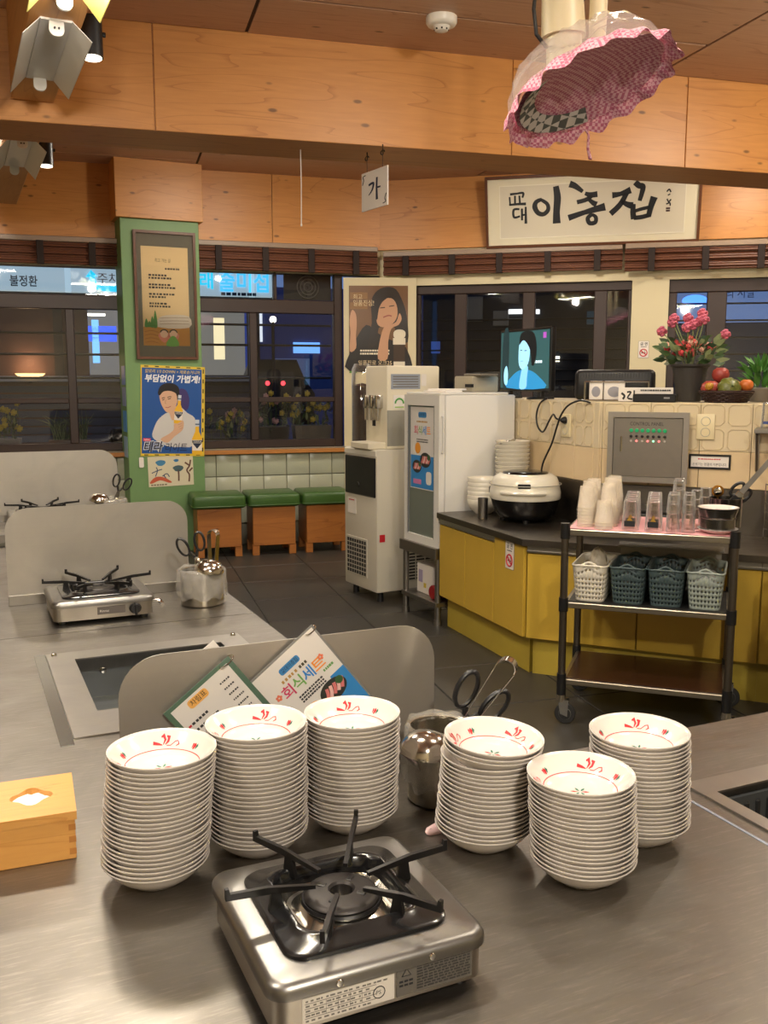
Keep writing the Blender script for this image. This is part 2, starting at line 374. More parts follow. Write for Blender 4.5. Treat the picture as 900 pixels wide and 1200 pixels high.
# wall on the left: tiled parapet, sill, windows, plywood lintel
wl = smesh('wall_left', MB().box(-6, .02, 0, .835, -.22, -.012), mat('tile_grout', (120, 118, 104), .8), 0, ML)
TG = mat('sage_tile', (186, 190, 168), .22, var=.1, bscale=20)
tm = MB().box(-.105, .105, -.105, .105, -.014, 0, .005, 2).mesh('tile', TG); tm2 = MB().box(-.105, .105, -.098, .098, -.014, 0, .005, 2).mesh('tile', TG)
for i in range(-13, 0):
    for j, y in enumerate((.522, .306)): link('tile', tm, wl, M=Tr(i*.2155+.07, y, 0))
    link('tile', tm2, wl, M=Tr(i*.2155+.07, .732, 0))
SILLW = wood('sill_wood', (196, 132, 66), (140, 84, 36), 0, .4)
o = smesh('trim_6', MB().box(-6, -.3, .835, .872, -.1, .055, .004, 1), SILLW, 35, ML)
o = smesh('trim_7', MB().box(-6, -.3, .872, .884, -.1, .04, .002, 1), mat('sill_stone', (150, 138, 120), .5, var=.2), 35, ML)
up = smesh('wall_lintel', MB().box(-6, .05, 2.46, 3.31, -.22, -.02), WALL, 0, ML)
for xa, xb in ((-6, -3.65), (-3.645, -2.2), (-2.195, -1.0), (-.995, .03)):
    o = MB().box(-(xb-xa)/2, (xb-xa)/2, -.31, .31, -.02, 0, .002, 1).obj('lintel_panel', PLY, up, 0); o.location = ((xa+xb)/2, 2.995, 0)
def window(name, M, xs, ys, bars, fw=.05, holes=True):
    """frame members are children, one pane per opening; bars = list of (x0,x1,y0,y1)"""
    e = bpy.data.objects.new(name, None); COL.objects.link(e); e.matrix_world = M; structure(e)
    for (x0, x1, y0, y1) in bars: MB().box(x0, x1, y0, y1, -.11, -.03, .006, 1).obj('frame_bar', BROWN, e, 35)
    for (x0, x1) in xs:
        for (y0, y1) in ys: MB().box(x0-.01, x1+.01, y0-.01, y1+.01, -.072, -.066).obj('pane', GLASS, e, 0)
    return e
window('window_1', ML, ((-1.70, -1.215), (-1.145, -.43)), ((.955, 1.30), (1.345, 2.10), (2.22, 2.46)),
       [(-1.78, -1.70, .885, 2.46), (-.43, -.35, .885, 2.46), (-1.215, -1.145, .955, 2.10), (-1.70, -.43, .885, .955), (-1.70, -1.215, 1.30, 1.345), (-1.145, -.43, 1.30, 1.345), (-1.70, -.43, 2.10, 2.22), (-.99, -.96, 2.22, 2.46)])
window('window_2', ML, ((-3.85, -2.785), (-2.715, -2.15)), ((.955, 1.30), (1.345, 2.10), (2.22, 2.46)),
       [(-2.15, -2.05, .885, 2.46), (-3.93, -3.85, .885, 2.46), (-2.785, -2.715, .955, 2.10), (-3.85, -2.15, .885, .955), (-3.85, -2.785, 1.30, 1.345), (-2.715, -2.15, 1.30, 1.345), (-3.85, -2.15, 2.10, 2.22)])
smesh('wall_left_end', MB().box(-6, -3.93, .835, 2.46, -.22, 0), WALL, 0, ML)
smesh('wall_left_pier', MB().box(-2.05, -1.78, .835, 2.46, -.22, -.02), BROWN, 0, ML)
# round extractor fan in the transom
ef = thing('extractor_fan', 'round grey extractor fan with wire guard in window above flower planters', 'fan', M=ML @ Tr(-.66, 2.345, -.10))
MB().box(-.22, .22, -.115, .115, -.03, -.012).obj('backplate', mat('fan_dark', (24, 24, 26), .6), ef, 0)
for r in (.04, .07, .1): MB().tube([(r*math.cos(a*math.pi/16), r*math.sin(a*math.pi/16), .004+.02*(1-r*8)) for a in range(32)], .004, 6, True).obj('guard_ring', mat('fan_grey', (96, 94, 88), .5), ef)
for a in range(5):
    MB().prism([(.012, -.01), (.085, -.028), (.09, .02), (.012, .012)], -.012, -.008, Rot(72*a, 'Z')).obj('blade', mat('fan_blade', (58, 56, 54), .5), ef, 0)
# walls to the right of the corner
wr = smesh('wall_right', MB().box(0, 6, 0, 1.2, -.22, 0), WALL, 0, MR)
smesh('wall_right_header', MB().box(0, 6, 2.36, 2.60, -.22, .0), CREAM, 0, MR)
upr = smesh('wall_right_lintel', MB().box(-.05, 6, 2.60, 3.31, -.22, -.02), WALL, 0, MR)
for xa, xb in ((.0, 1.2), (1.205, 2.75), (2.755, 4.5), (4.505, 6)):
    o = MB().box(-(xb-xa)/2, (xb-xa)/2, -.31, .31, -.02, 0, .002, 1).obj('lintel_panel', PLY, upr, 0); o.location = ((xa+xb)/2, 2.995, 0)
smesh('wall_right_pier', MB().box(2.27, 2.58, 1.2, 2.36, -.22, .0), CREAM, 0, MR)
smesh('wall_right_end', MB().box(4.3, 6, 1.2, 2.36, -.22, .0), CREAM, 0, MR)
window('window_3', MR, ((.38, .70), (.81, 1.32), (1.43, 1.95), (2.06, 2.24)), ((1.2, 2.28),),
       [(.34, 2.27, 2.28, 2.36), (.70, .81, 1.2, 2.28), (1.32, 1.43, 1.2, 2.28), (1.95, 2.06, 1.2, 2.28), (2.24, 2.27, 1.2, 2.28), (.34, .38, 1.2, 2.28)])
window('window_4', MR, ((2.65, 2.9), (3.06, 3.62), (3.7, 4.2)), ((1.2, 2.25),),
       [(2.58, 4.3, 2.25, 2.36), (2.90, 3.06, 1.2, 2.25), (2.58, 2.65, 1.2, 2.25), (3.62, 3.7, 1.2, 2.25), (4.2, 4.3, 1.2, 2.25)])
# splayed pier across the corner, carries the tall poster
pL = CORNER + DL*.35 + NL*.01; pR = CORNER + DR*.35 + NR*.01
pier = smesh('wall_corner', MB().prism([(pL.x, pL.y), (pR.x, pR.y), (CORNER.x+.1, CORNER.y+.25), (CORNER.x-.1, CORNER.y+.25)], 0, 2.43), CREAM, 0)
MP = frame((pL+pR)/2, pR-pL)
# room behind and beside the camera
smesh('wall_back', MB().box(-5, 5, -3.2, -3.0, 0, 3.31), WALL, 0)
smesh('wall_west', MB().box(-5.4, -5.2, -3.2, 7.4, 0, 3.31), WALL, 0)
smesh('wall_east', MB().box(4.6, 4.8, -3.2, 7.8, 0, 3.31), WALL, 0)

# green column with a plywood capital
colm = bpy.data.objects.new('column', None); COL.objects.link(colm); structure(colm); place(colm, (-2.175, 8.0, 0), TH)
GREEN = mat('green_paint', (116, 152, 98), .5, bump=.04, var=.08)
MB().box(-.005, .65, 0, .30, 0, 2.84, .004, 1).obj('shaft', GREEN, colm)
MB().box(-.04, .685, -.03, .33, 2.83, 3.305, .003, 1).obj('capital', PLY, colm)
MCOL = Tr(-2.175, 8.0, 0) @ Rot(24.5, 'Z') @ frame((0, 0, 0), (1, 0, 0))    # x along the face, y up, z towards the room

# rolled-up bamboo blinds
SLATM = mat('bamboo_slat', (112, 66, 44), .5, var=.25, bscale=50)
def blind(M, x0, x1, y0, y1, label, ntape, off=.05):
    e = thing('bamboo_blind', label, 'blind', M=M @ Tr(x0, y0, off), group='rolled-up blinds over the windows')
    w = x1-x0; h = y1-y0
    MB().box(0, w, h, h+.045, -.03, .03, .006, 1).obj('header_rail', mat('rail_grey', (150, 130, 112), .4), e)
    n = 9
    for i in range(n): MB().tube([(0, h*(i+.5)/n, .012*math.sin(i*1.9)), (w, h*(i+.5)/n, .012*math.sin(i*1.9))], h/n*.56, 8).obj('slat', SLATM, e)
    for i in range(ntape):
        x = w*(i+.5)/ntape; MB().box(x-.028, x+.028, -.006, h+.004, .0, .038, .003, 1).obj('tape', mat('tape_dark', (42, 30, 26), .8), e)
blind(ML, -4.4, -2.335, 2.46, 2.64, 'brown slatted blind rolled up over window left of green column', 5)
blind(ML, -1.695, -.04, 2.46, 2.66, 'brown slatted blind rolled up between green column and wall corner', 4)
blind(MR, .05, 2.18, 2.45, 2.615, 'brown slatted blind rolled up below framed calligraphy', 5)
blind(MR, 2.2, 4.4, 2.43, 2.615, 'brown slatted blind rolled up over the window behind flower pot', 5, .07)

# ------------------------------------------------------------------ steel tables (u runs along them to the right, v away from the camera)
TABZ = .75
def table(label, u0, v0, us, vs, keep, pit=None, legs=(), group='steel grill tables', TABZ=.75):
    e = thing('grill_table', label, 'table', (*UV(u0, v0), 0), TH, group)
    us = [a-u0 for a in us]; vs = [a-v0 for a in vs]
    MB().slab(us, vs, keep, TABZ-.035, TABZ).obj('tabletop', TABLE, e, 0)
    for (u, v) in legs: MB().box(u-u0-.03, u-u0+.03, v-v0-.03, v-v0+.03, 0, TABZ-.03, .004, 1).obj('leg', STEELV, e)
    if pit:
        a, b, c, d, fa, fb, fc, fd, deep = [q for q in pit]
        a -= u0; b -= u0; fa -= u0; fb -= u0; c -= v0; d -= v0; fc -= v0; fd -= v0
        MB().slab([fa, a, b, fb], [fc, c, d, fd], lambda i, j: not (i == 1 and j == 1), TABZ, TABZ+.004).obj('pit_flange', steel('flange_steel', (168, 164, 158), .34, 0, .5), e, 0)
        z = TABZ-deep
        bs = MB().slab([a-.004, a, b, b+.004], [c-.004, c, d, d+.004], lambda i, j: not (i == 1 and j == 1), z, TABZ).add([(a, c, z), (b, c, z), (b, d, z), (a, d, z)], [[0, 1, 2, 3]]).obj('pit_basin', steel('basin_steel', (120, 122, 122), .3), e, 0)
    return e, u0, v0
tA, ua, va = table('wide steel table carrying plate stacks and a gas stove', .3, .9, [-.5, .258, .66, .85, 1.163], [.25, 1.51, 2.14, 2.58, 2.882],
    lambda i, j: (j == 0) or (i < 3 and not (i == 1 and j == 2)), (.258, .66, 2.14, 2.58, .19, .73, 1.99, 2.655, .11),
    [(-.4, .4), (1.05, .4), (1.05, 1.4), (-.4, 2.7), (.75, 2.7), (-.4, 1.5)])
for i in (0, 1): MB().lathe([(0, .012), (.006, .011), (.008, .006), (.008, .004)], 10, Tr((.21, .71)[i]-ua, 2.635-va, TABZ)).obj('bolt', CHROME, tA)
MB().lathe([(0, .006), (.008, .004), (.01, 0)], 10, Tr(.33-ua, 2.575-va, TABZ-.035) @ Rot(90, 'X')).obj('bolt', CHROME, tA)
MB().box(.16-ua, .188-ua, 1.96-va, 2.66-va, TABZ, TABZ+.002).obj('sealing_strip', mat('clear_strip', (140, 140, 135), .2, .8), tA, 0)
tB, ub, vb = table('steel table behind the pit with stove, round shield and bagged cutlery pot', .3, 3.0, [-.5, .85], [2.886, 4.55], lambda i, j: True, None, [(-.4, 3.0), (.75, 3.0), (.75, 4.4)])
tC, uc, vc = table('farthest steel table against the windows by the column', .3, 5.0, [-.5, .85], [4.556, 6.1], lambda i, j: True, None, [(-.4, 4.7), (.75, 4.7), (.75, 5.9)], TABZ=.80)
tD, ud, vd = table('steel table with slotted grill pit beyond the blue seam', 1.6, 1.0, [1.169, 1.231, 1.75, 2.4], [.25, .72, 1.231, 1.51], lambda i, j: not (i == 1 and j == 1), (1.231, 1.75, .72, 1.231, 1.20, 1.79, .68, 1.285, .12), [(2.3, .4), (2.3, 1.4), (1.3, 1.4)])
MB().box(1.163-ud, 1.169-ud, .25-vd, 1.51-vd, TABZ-.03, TABZ+.001).obj('seam_strip', mat('seam_blue', (170, 184, 206), .25, .5), tD, 0)
MB().box(1.233-ud, 1.748-ud, 1.222-vd, 1.230-vd, TABZ-.08, TABZ-.012).obj('vent_plate', mat('vent_grey', (92, 96, 98), .4, .7), tD, 0)
for k in range(18): MB().box(1.262+k*.028-ud, 1.274+k*.028-ud, 1.218-vd, 1.224-vd, TABZ-.07, TABZ-.024, .003, 1).obj('vent_slot', mat('slot_black', (10, 10, 10), .7), tD, 0)
MB().box(1.30-ud, 1.70-ud, .76-vd, 1.19-vd, TABZ-.118, TABZ-.085, .004, 1).obj('drip_tray', STEEL, tD)

# splash shields: steel plates with rounded top corners
def shield(u0, u1, v, h, label, r=.075, TABZ=.75):
    e = thing('splash_shield', label, 'shield', (*UV((u0+u1)/2, v), TABZ), TH, 'steel splash shields')
    w = (u1-u0)/2
    poly = [(-w, .0), (w, .0)] + arc(w-r, h-r, r, 0, 90, 8) + arc(-w+r, h-r, r, 90, 180, 8)
    MB().prism(poly, -.0015, .0015, frame((0, 0, 0), (1, 0, 0))).obj('plate', SHIELD, e)
    MB().box(-w, w, -.014, .001, .0, .035, .001, 1).obj('foot_flange', STEEL, e)
    return e
shield(.228, .838, 1.6, .278, 'steel splash shield with two menu cards hung on it')
shield(.13, .738, 3.32, .327, 'tall steel splash shield behind the stove with white front')
shield(.10, .755, 5.0, .345, 'steel splash shield standing nearest the windows', .09, .80)

# ------------------------------------------------------------------ table-top gas stoves
BODY = steel('stove_steel', (186, 180, 170), .26, 0, .6); LIDM = steel('stove_lid', (150, 148, 145), .3, 0, .7)
def stove(label, u, v, rz, sx=1, TABZ=.75):
    e = thing('gas_stove', label, 'stove', (*UV(u, v), TABZ), TH+rz, 'table-top gas stoves')
    e.scale = (sx, 1, 1)
    a = .143
    MB().prism(rrect(-a+.006, a-.006, -a+.006, a-.006, .02, 4), .014, .062).obj('body', BODY, e)
    lid = MB(); prof = [(0, .056), (.0, .066), (.003, .072), (.010, .0755)]; rings = []
    for ins, z in prof:
        rings.append([(x, y, z) for x, y in rrect(-a+ins, a-ins, -a+ins, a-ins, .026-ins*.5, 5)])
    rings.append([(x, y, .0755) for x, y in rrect(-.098, .098, -.098, .098, .03, 5)])
    n = len(rings[0])
    lid.add([p for r_ in rings for p in r_], [[k*n+i, k*n+(i+1) % n, (k+1)*n+(i+1) % n, (k+1)*n+i] for k in range(len(rings)-1) for i in range(n)])
    lid.obj('lid', LIDM, e, 50)
    def loop(rows, name, m, sm=45):
        b = MB(); rr = [[(x, y, z) for x, y in rrect(-h, h, -h, h, r_, 6)] for h, r_, z in rows]; n = len(rr[0])
        b.add([p for r_ in rr for p in r_], [[k*n+i, k*n+(i+1) % n, (k+1)*n+(i+1) % n, (k+1)*n+i] for k in range(len(rr)-1) for i in range(n)]); return b.obj(name, m, e, sm)
    ring = loop([(.108, .03, .0756), (.108, .03, .080), (.104, .028, .083), (.090, .03, .083), (.084, .03, .089), (.079, .03, .090), (.075, .032, .086), (.073, .034, .07), (.071, .034, .062)], 'trivet_ring', mat('enamel', (20, 20, 21), .22, coat=.4))
    loop([(.074, .034, .067), (.062, .034, .061), (.056, .04, .064), (.049, .043, .074), (.034, .034, .076), (.0, .0, .076)], 'burner_bowl', mat('bowl_steel', (186, 180, 168), .2, 1.))
    bh = MB().lathe([(.050, .074), (.050, .083), (.047, .087), (.041, .089), (.018, .091), (.015, .088), (.014, .07), (0, .07)], 32).obj('burner_head', mat('burner_iron', (58, 55, 54), .45, .8), e)
    MB().lathe([(.052, .075), (.054, .078), (.052, .081), (.05, .081)], 32).obj('burner_skirt', mat('skirt', (36, 35, 36), .4, .7), e)
    for k in range(4):
        MB().box(.022, .034, -.004, .004, .0885, .0915, .001, 1, Rot(45+90*k, 'Z')).obj('burner_slot', BLACK, bh, 0)
    for k in range(6):
        T = Rot(60*k, 'Z') @ frame((0, 0, 0), (1, 0, 0))
        prof2 = [(.037, .100), (.10, .107), (.155, .111), (.155, .126), (.1505, .126), (.149, .119), (.10, .1165), (.037, .105)]
        arm = MB().prism(prof2, -.003, .003, T).obj('trivet_arm', IRON, ring, 30)
        MB().prism([(.078, .08), (.1, .080), (.096, .108), (.084, .107)], -.003, .003, T).obj('arm_post', IRON, ring, 30)
    for sx in (-1, 1):
        for sy in (-1, 1): MB().lathe([(0, 0), (.011, 0), (.012, .004), (.010, .016)], 14, Tr(sx*.112, sy*.112, 0)).obj('foot', BLACK, e)
    # front side (-y): brand plate and knob
    f = -a+.0055
    MB().box(-.02, .058, f-.0012, f+.001, .026, .05, .0008, 1).obj('brand_plate', mat('plate_grey', (98, 92, 88), .4, .3), e)
    MB().text('Rinnai', -.014, .034, .0105, T=frame((0, f-.0013, 0), (1, 0, 0))).obj('lettering', mat('print_light', (210, 205, 198), .5), e, 0)
    kb = MB().lathe([(.017, 0), (.017, .006), (.014, .010), (.013, .02), (0, .021)], 24, Tr(.085, f, .037) @ Rot(90, 'X')).obj('knob', BLACK, e)
    MB().box(.0815, .0885, f-.027, f-.006, .02, .054, .002, 1).obj('knob_grip', BLACK, kb)
    if rz == 0: MB().tube([(.138, -.07, .04), (.162, -.07, .04), (.170, -.075, .036), (.170, -.1, .03)], .007, 10).obj('hose_joint', CHROME, e)
    # rear side (+y): rating labels
    T = frame((0, a-.0062, 0), (-1, 0, 0)) @ Tr(0, 0, 0)
    b1 = MB().box(-.104, .012, .019, .052, 0, .0010, T=T).obj('rating_label', mat('label_white', (206, 200, 190), .45), e, 0)
    mk = MB(); mk.k = 0
    for y in (.044, .038, .032, .026): mk.box(-.101, -.012, y-.0003, y+.0003, .0011, .0014, T=T)
    for x in (-.075, -.06, -.045, -.03): mk.box(x-.0002, x+.0002, .026, .044, .0011, .0014, T=T)
    rnd = random.Random(3)
    for y in (.047, .041, .035, .029, .0225):
        x = -.1
        while x < (-.02 if y < .046 else .0):
            w = rnd.uniform(.002, .006); mk.box(x, x+w, y-.0010, y+.0010, .0011, .0014, T=T); x += w+rnd.uniform(.001, .005)
    o = mk.obj('rating_print', mat('print_grey', (110, 106, 100), .6), b1, 0); o['kind'] = 'stuff'
    MB().tube([(-.008+.0075*math.cos(t*math.pi/8), .033+.0075*math.sin(t*math.pi/8), .0013) for t in range(16)], .0006, 5, True, T).obj('mark_ring', INK, b1)
    MB().text('PS', -.0125, .0305, .0075, z1=.0014, T=T).obj('mark_lettering', INK, b1, 0)
    b2 = MB().box(.015, .118, .019, .056, 0, .0009, T=T).obj('warning_label', mat('label_grey', (112, 108, 102), .35, .5), e, 0)
    mk = MB(); rnd = random.Random(5)
    for i in range(9):
        x = .042
        while x < .113:
            w = rnd.uniform(.003, .009); mk.box(x, min(x+w, .115), .0515-i*.0036, .0535-i*.0036, .001, .0013, T=T); x += w+.0015
    o = mk.obj('warning_print', mat('print_dark', (48, 46, 44), .6), b2, 0); o['kind'] = 'stuff'
    MB().tube([(.022, .044, .0012), (.034, .044, .0012), (.028, .053, .0012)], .0006, 4, True, T).obj('warning_triangle', INK, b2, 0)
    mk = MB(); [mk.box(.0185+.0065*q, .0235+.0065*q, .036-.005*k, .0385-.005*k, .001, .0013, T=T) for q in range(3) for k in range(2)]; mk.obj('warning_lines', INK, b2, 0)['kind'] = 'stuff'
    for x in (-.06, .06): MB().lathe([(.005, 0), (.004, .002), (0, .0025)], 12, Tr(x, a+.0, .063) @ Rot(-90, 'X')).obj('screw', CHROME, e)
    return e
stove('foreground gas stove of brushed steel with white rating label, between plate stacks', .426, 1.069, math.pi)
stove('gas stove with grey brand plate in front of tall round shield', .392, 3.10, 0, 1.1)
stove('gas stove half hidden behind a shield, near the green column', .36, 4.74, 0, 1.1, .80)

# ------------------------------------------------------------------ plates: six stacks, every plate on its own
PLATE = mat('porcelain', (222, 215, 207), .16, coat=.5)
prof = [(0, .0012), (.036, .0012), (.038, 0), (.0415, 0), (.0435, .0025), (.052, .0075), (.064, .0165), (.073, .0262), (.0785, .0332), (.0806, .0352), (.0804, .0366), (.0786, .0364), (.0745, .0318), (.066, .0226), (.055, .0120), (.044, .0062), (.03, .0048), (0, .0042)]
plate_me = MB().lathe(prof, 48).mesh('plate', PLATE, 60)
def inner(r):      # height of the inside of the plate at a radius
    pr = sorted(prof[11:], key=lambda q: q[0])
    for (r0, z0), (r1, z1) in zip(pr, pr[1:]):
        if r0 <= r <= r1: return z0+(z1-z0)*(r-r0)/(r1-r0)
    return .0364
def motif(bands):
    """red painted ribbon ring, tulips and a holly flower, laid just above the glaze"""
    red = MB(); grn = MB()
    def put(mb, pts, w):     # pts in polar (angle deg, radius)
        P = [(r*math.cos(R(a)), r*math.sin(R(a)), inner(r)+.0004) for a, r in pts]; W = w if isinstance(w, list) else [w]*len(P)
        V = []; 
        for i, p in enumerate(P):
            q0 = Vector(P[max(i-1, 0)]); q1 = Vector(P[min(i+1, len(P)-1)]); d = (q1-q0); n = Vector((-d.y, d.x, 0)).normalized()*W[i]/2
            for s_ in (1, -1):
                x, y = p[0]+n.x*s_, p[1]+n.y*s_; V.append((x, y, inner(math.hypot(x, y))+.0005))
        mb.add(V, [[2*i, 2*i+1, 2*i+3, 2*i+2] for i in range(len(P)-1)])
    put(red, [(a, .0545) for a in range(-30, 331, 6)], .0011)
    for a0 in bands:
        put(red, [(a0+16, .063), (a0+8, .061), (a0+3, .0595)], [.0045, .003, .001])          # tail
        put(red, [(a0+2, .060), (a0-1, .066), (a0+1, .071), (a0+4, .069)], [.001, .0035, .005, .002])
        put(red, [(a0-1, .060), (a0-5, .064), (a0-6, .069), (a0-3, .070)], [.001, .0035, .005, .002])
        put(red, [(a0-3, .059), (a0-9, .059), (a0-15, .064), (a0-19, .065), (a0-21, .061), (a0-17, .0585)], [.001, .001, .0012, .0015, .0025, .001])
        t = a0-48
        put(red, [(t, .058), (t-1, .063), (t, .066)], [.002, .006, .001]); put(red, [(t+3, .059), (t+3, .065)], [.001, .003])
        put(grn, [(t-4, .059), (t-5, .063), (t-4, .066)], [.001, .0045, .001])
    for k in range(6):
        a = 60*k+20
        (put)(grn if k % 3 else red, [(a, .003), (a, .009), (a, .014)], [.001, .0038, .0008])
    return red, grn
rm, gm = motif((95, 215, 335)); red_me = rm.mesh('painted_ribbon', RED, 0); grn_me = gm.mesh('painted_leaf', mat('green_ink', (30, 110, 92), .5), 0)
ONES = 'first second third fourth fifth sixth seventh eighth ninth tenth eleventh twelfth thirteenth fourteenth fifteenth sixteenth seventeenth eighteenth nineteenth twentieth'.split()
def ORD(k): return ONES[k] if k < 20 else 'twenty-'+ONES[k-20]      # 0 is the first from the top
STACKS = [((-.347, 1.339), (-.332, 1.339), 26, .0068, 'stack beside the wooden tissue box', 5),
          ((-.203, 1.434), (-.203, 1.434), 26, .0070, 'stack before the green-edged menu card', -8),
          ((-.057, 1.512), (-.053, 1.512), 25, .0068, 'stack before the white set-menu card', 6),
          ((.164, 1.450), (.175, 1.450), 21, .0070, 'stack beside the ladle pot', -46),
          ((.304, 1.345), (.297, 1.345), 21, .0065, 'shortest stack, beside the stove', -28),
          ((.4235, 1.470), (.418, 1.470), 23, .0067, 'stack next to the blue table seam', -14)]
for si, (b, t, n, pitch, lab, rot) in enumerate(STACKS):
    rnd = random.Random(si)
    z = TABZ
    for k in range(n):
        f = k/(n-1)
        gap = .006 if (si == 3 and k >= n-3) else 0
        e = bpy.data.objects.new('plate', plate_me); COL.objects.link(e)
        e.location = (b[0]+(t[0]-b[0])*f+rnd.uniform(-.0012, .0012), b[1]+(t[1]-b[1])*f+rnd.uniform(-.0012, .0012), TABZ+k*pitch+gap)
        e.rotation_euler = (rnd.uniform(-.004, .004), rnd.uniform(-.004, .004), R(rot))
        top = k == n-1; bot = k == 0
        if si == 3 and k >= n-3: e.rotation_euler[1] = R(3.2); e.rotation_euler[0] = R(-1)
        tag(e, 'top bowl with red ribbon pattern on the ' + lab if top else 'bottom white bowl of the ' + lab if bot else ORD(n-1-k) + ' white bowl from the top in the ' + lab, 'plate', 'bowls in the ' + lab)
        if top:
            for nm, me_ in (('painted_ribbon', red_me), ('painted_leaf', grn_me)): link(nm, me_, e)['kind'] = 'stuff'      # brushed print, too small to pick apart

# ------------------------------------------------------------------ menu cards on the foreground shield
def card_frame(u, z, ang, v=1.592):
    a = R(ang); Uv = Vector((math.cos(TH), math.sin(TH), 0)); Zv = Vector((0, 0, 1)); o = Vector((*UV(u, v), z))
    return frame(o, Uv*math.cos(a)+Zv*math.sin(a), Zv*math.cos(a)-Uv*math.sin(a))
def dashes(mb, x0, x1, y, h, seed, T=None, z=.0012, wmin=.004, wmax=.010, gap=.003):
    rnd = random.Random(seed); x = x0
    while x < x1-wmin:
        w = min(rnd.uniform(wmin, wmax), x1-x); mb.box(x, x+w, y-h/2, y+h/2, z-.0003, z); x += w+rnd.uniform(gap*.6, gap*1.5)
LAM = mat('laminate', (226, 222, 216), .25, coat=.4)
def ring(parent, c, r, axis, name='binder_ring'):
    T = Tr(*c) @ Rot(90, axis)
    return MB().tube([(r*math.cos(t*math.pi/12), r*math.sin(t*math.pi/12), 0) for t in range(24)], .0013, 6, True, T).obj(name, CHROME, parent)
m1 = thing('menu_card', 'laminated price list with dark green border hung on the steel shield', 'menu', M=card_frame(.301, .924, 37.3, 1.588), group='menu cards on the shield')
MB().box(0, .148, -.205, 0, -.0006, .0006, .0003, 1).obj('green_card', mat('menu_green', (84, 112, 94), .25, coat=.4), m1)
MB().box(.010, .138, -.2, -.008, .0006, .0010).obj('sheet', LAM, m1, 0)
pill = MB().prism(rrect(.040, .082, -.030, -.013, .006), .0010, .0014).obj('title_pill', mat('pill_orange', (236, 178, 96), .4), m1)
MB().text('차림표', .0445, -.0255, .0125, z1=.0016, fit=.033).obj('title_lettering', INK, pill, 0)
t = MB()
for i in range(7): dashes(t, .024, .062+.012*(i % 3), -.052-i*.014, .0048, i, z=.0013, wmin=.004, wmax=.006, gap=.0022)
for i in range(7): dashes(t, .105, .128, -.03-i*.0135, .0032, 40+i, z=.0013, wmin=.002, wmax=.004, gap=.0014)
o = t.obj('price_lines', mat('print_black', (52, 52, 54), .6), m1, 0); o['kind'] = 'stuff'
MB().box(.016, .022, -.054, -.05, .0011, .0014).obj('red_mark', RED, m1, 0)
ring(m1, (.140, -.004, .002), .0155, 'X')
m1b = thing('menu_card', 'white card corner rising behind the shield, on the price list ring', 'menu', M=card_frame(.398, 1.04, 37.3, 1.604) @ Tr(-.148, .002, 0), group='menu cards on the shield')
MB().box(0, .148, -.2, 0, -.0006, .0006, .0003, 1).obj('sheet', LAM, m1b)
m2 = thing('menu_card', 'white set-menu card with rainbow lettering and meat photo on the shield', 'menu', M=card_frame(.456, .958, 38.2, 1.590), group='menu cards on the shield')
MB().box(0, .155, -.22, 0, -.0006, .0006, .0003, 1).obj('laminate_edge', mat('laminate_grey', (128, 128, 124), .2, coat=.4), m2)
MB().box(.004, .151, -.216, -.004, .0006, .0010).obj('sheet', LAM, m2, 0)
pl = MB().prism(rrect(.052, .098, -.036, -.022, .005), .0010, .0014).obj('title_pill', mat('pill_blue', (60, 132, 190), .4), m2)
MB().text('교대이층집', .056, -.0325, .010, z1=.0016, fit=.037).obj('pill_lettering', mat('navy_ink', (24, 36, 70), .5), pl, 0)
t = MB(); dashes(t, .044, .085, -.046, .006, 3, z=.0013, wmin=.004, wmax=.006); t.obj('headline', mat('ochre_ink', (176, 136, 70), .6), m2, 0)['kind'] = 'stuff'
t = MB(); dashes(t, .086, .108, -.046, .006, 4, z=.0013, wmin=.004, wmax=.006); t.obj('headline', mat('olive_ink', (70, 66, 50), .6), m2, 0)['kind'] = 'stuff'
for i, (ch, c) in enumerate((('회', (206, 52, 96)), ('식', (112, 168, 84)), ('세', (44, 128, 206)), ('트', (240, 146, 48)))):
    MB().text(ch, .030+i*.0245, -.078, .029, z1=.0014, bold=.0004).obj('letter', mat('letter_%d' % i, c, .5), m2, 0)
for x, y in ((.022, -.064), (.128, -.060)):
    f = MB()
    for k in range(5): f.lathe([(.0028, 0), (0, .0003)], 10, Tr(x+.004*math.cos(k*1.257), y+.004*math.sin(k*1.257), .0012))
    f.obj('blossom', mat('coral_ink', (226, 120, 88), .5), m2, 0)['kind'] = 'stuff'
t = MB()
for i in range(3): dashes(t, .050, .108, -.092-i*.006, .0036, 11+i, z=.0013, wmin=.003, wmax=.006, gap=.0012)
t.obj('small_print', mat('print_black', (52, 52, 54), .6), m2, 0)['kind'] = 'stuff'
t = MB(); dashes(t, .116, .142, -.086, .005, 8, z=.0013, wmin=.003, wmax=.005, gap=.001); t.obj('side_note', mat('green_note', (96, 150, 80), .6), m2, 0)['kind'] = 'stuff'
MB().prism([(.118, -.104), (.151, -.104), (.151, -.216), (.1, -.216)], .0010, .0013).obj('blue_ground', mat('menu_blue', (50, 134, 200), .5), m2, 0)
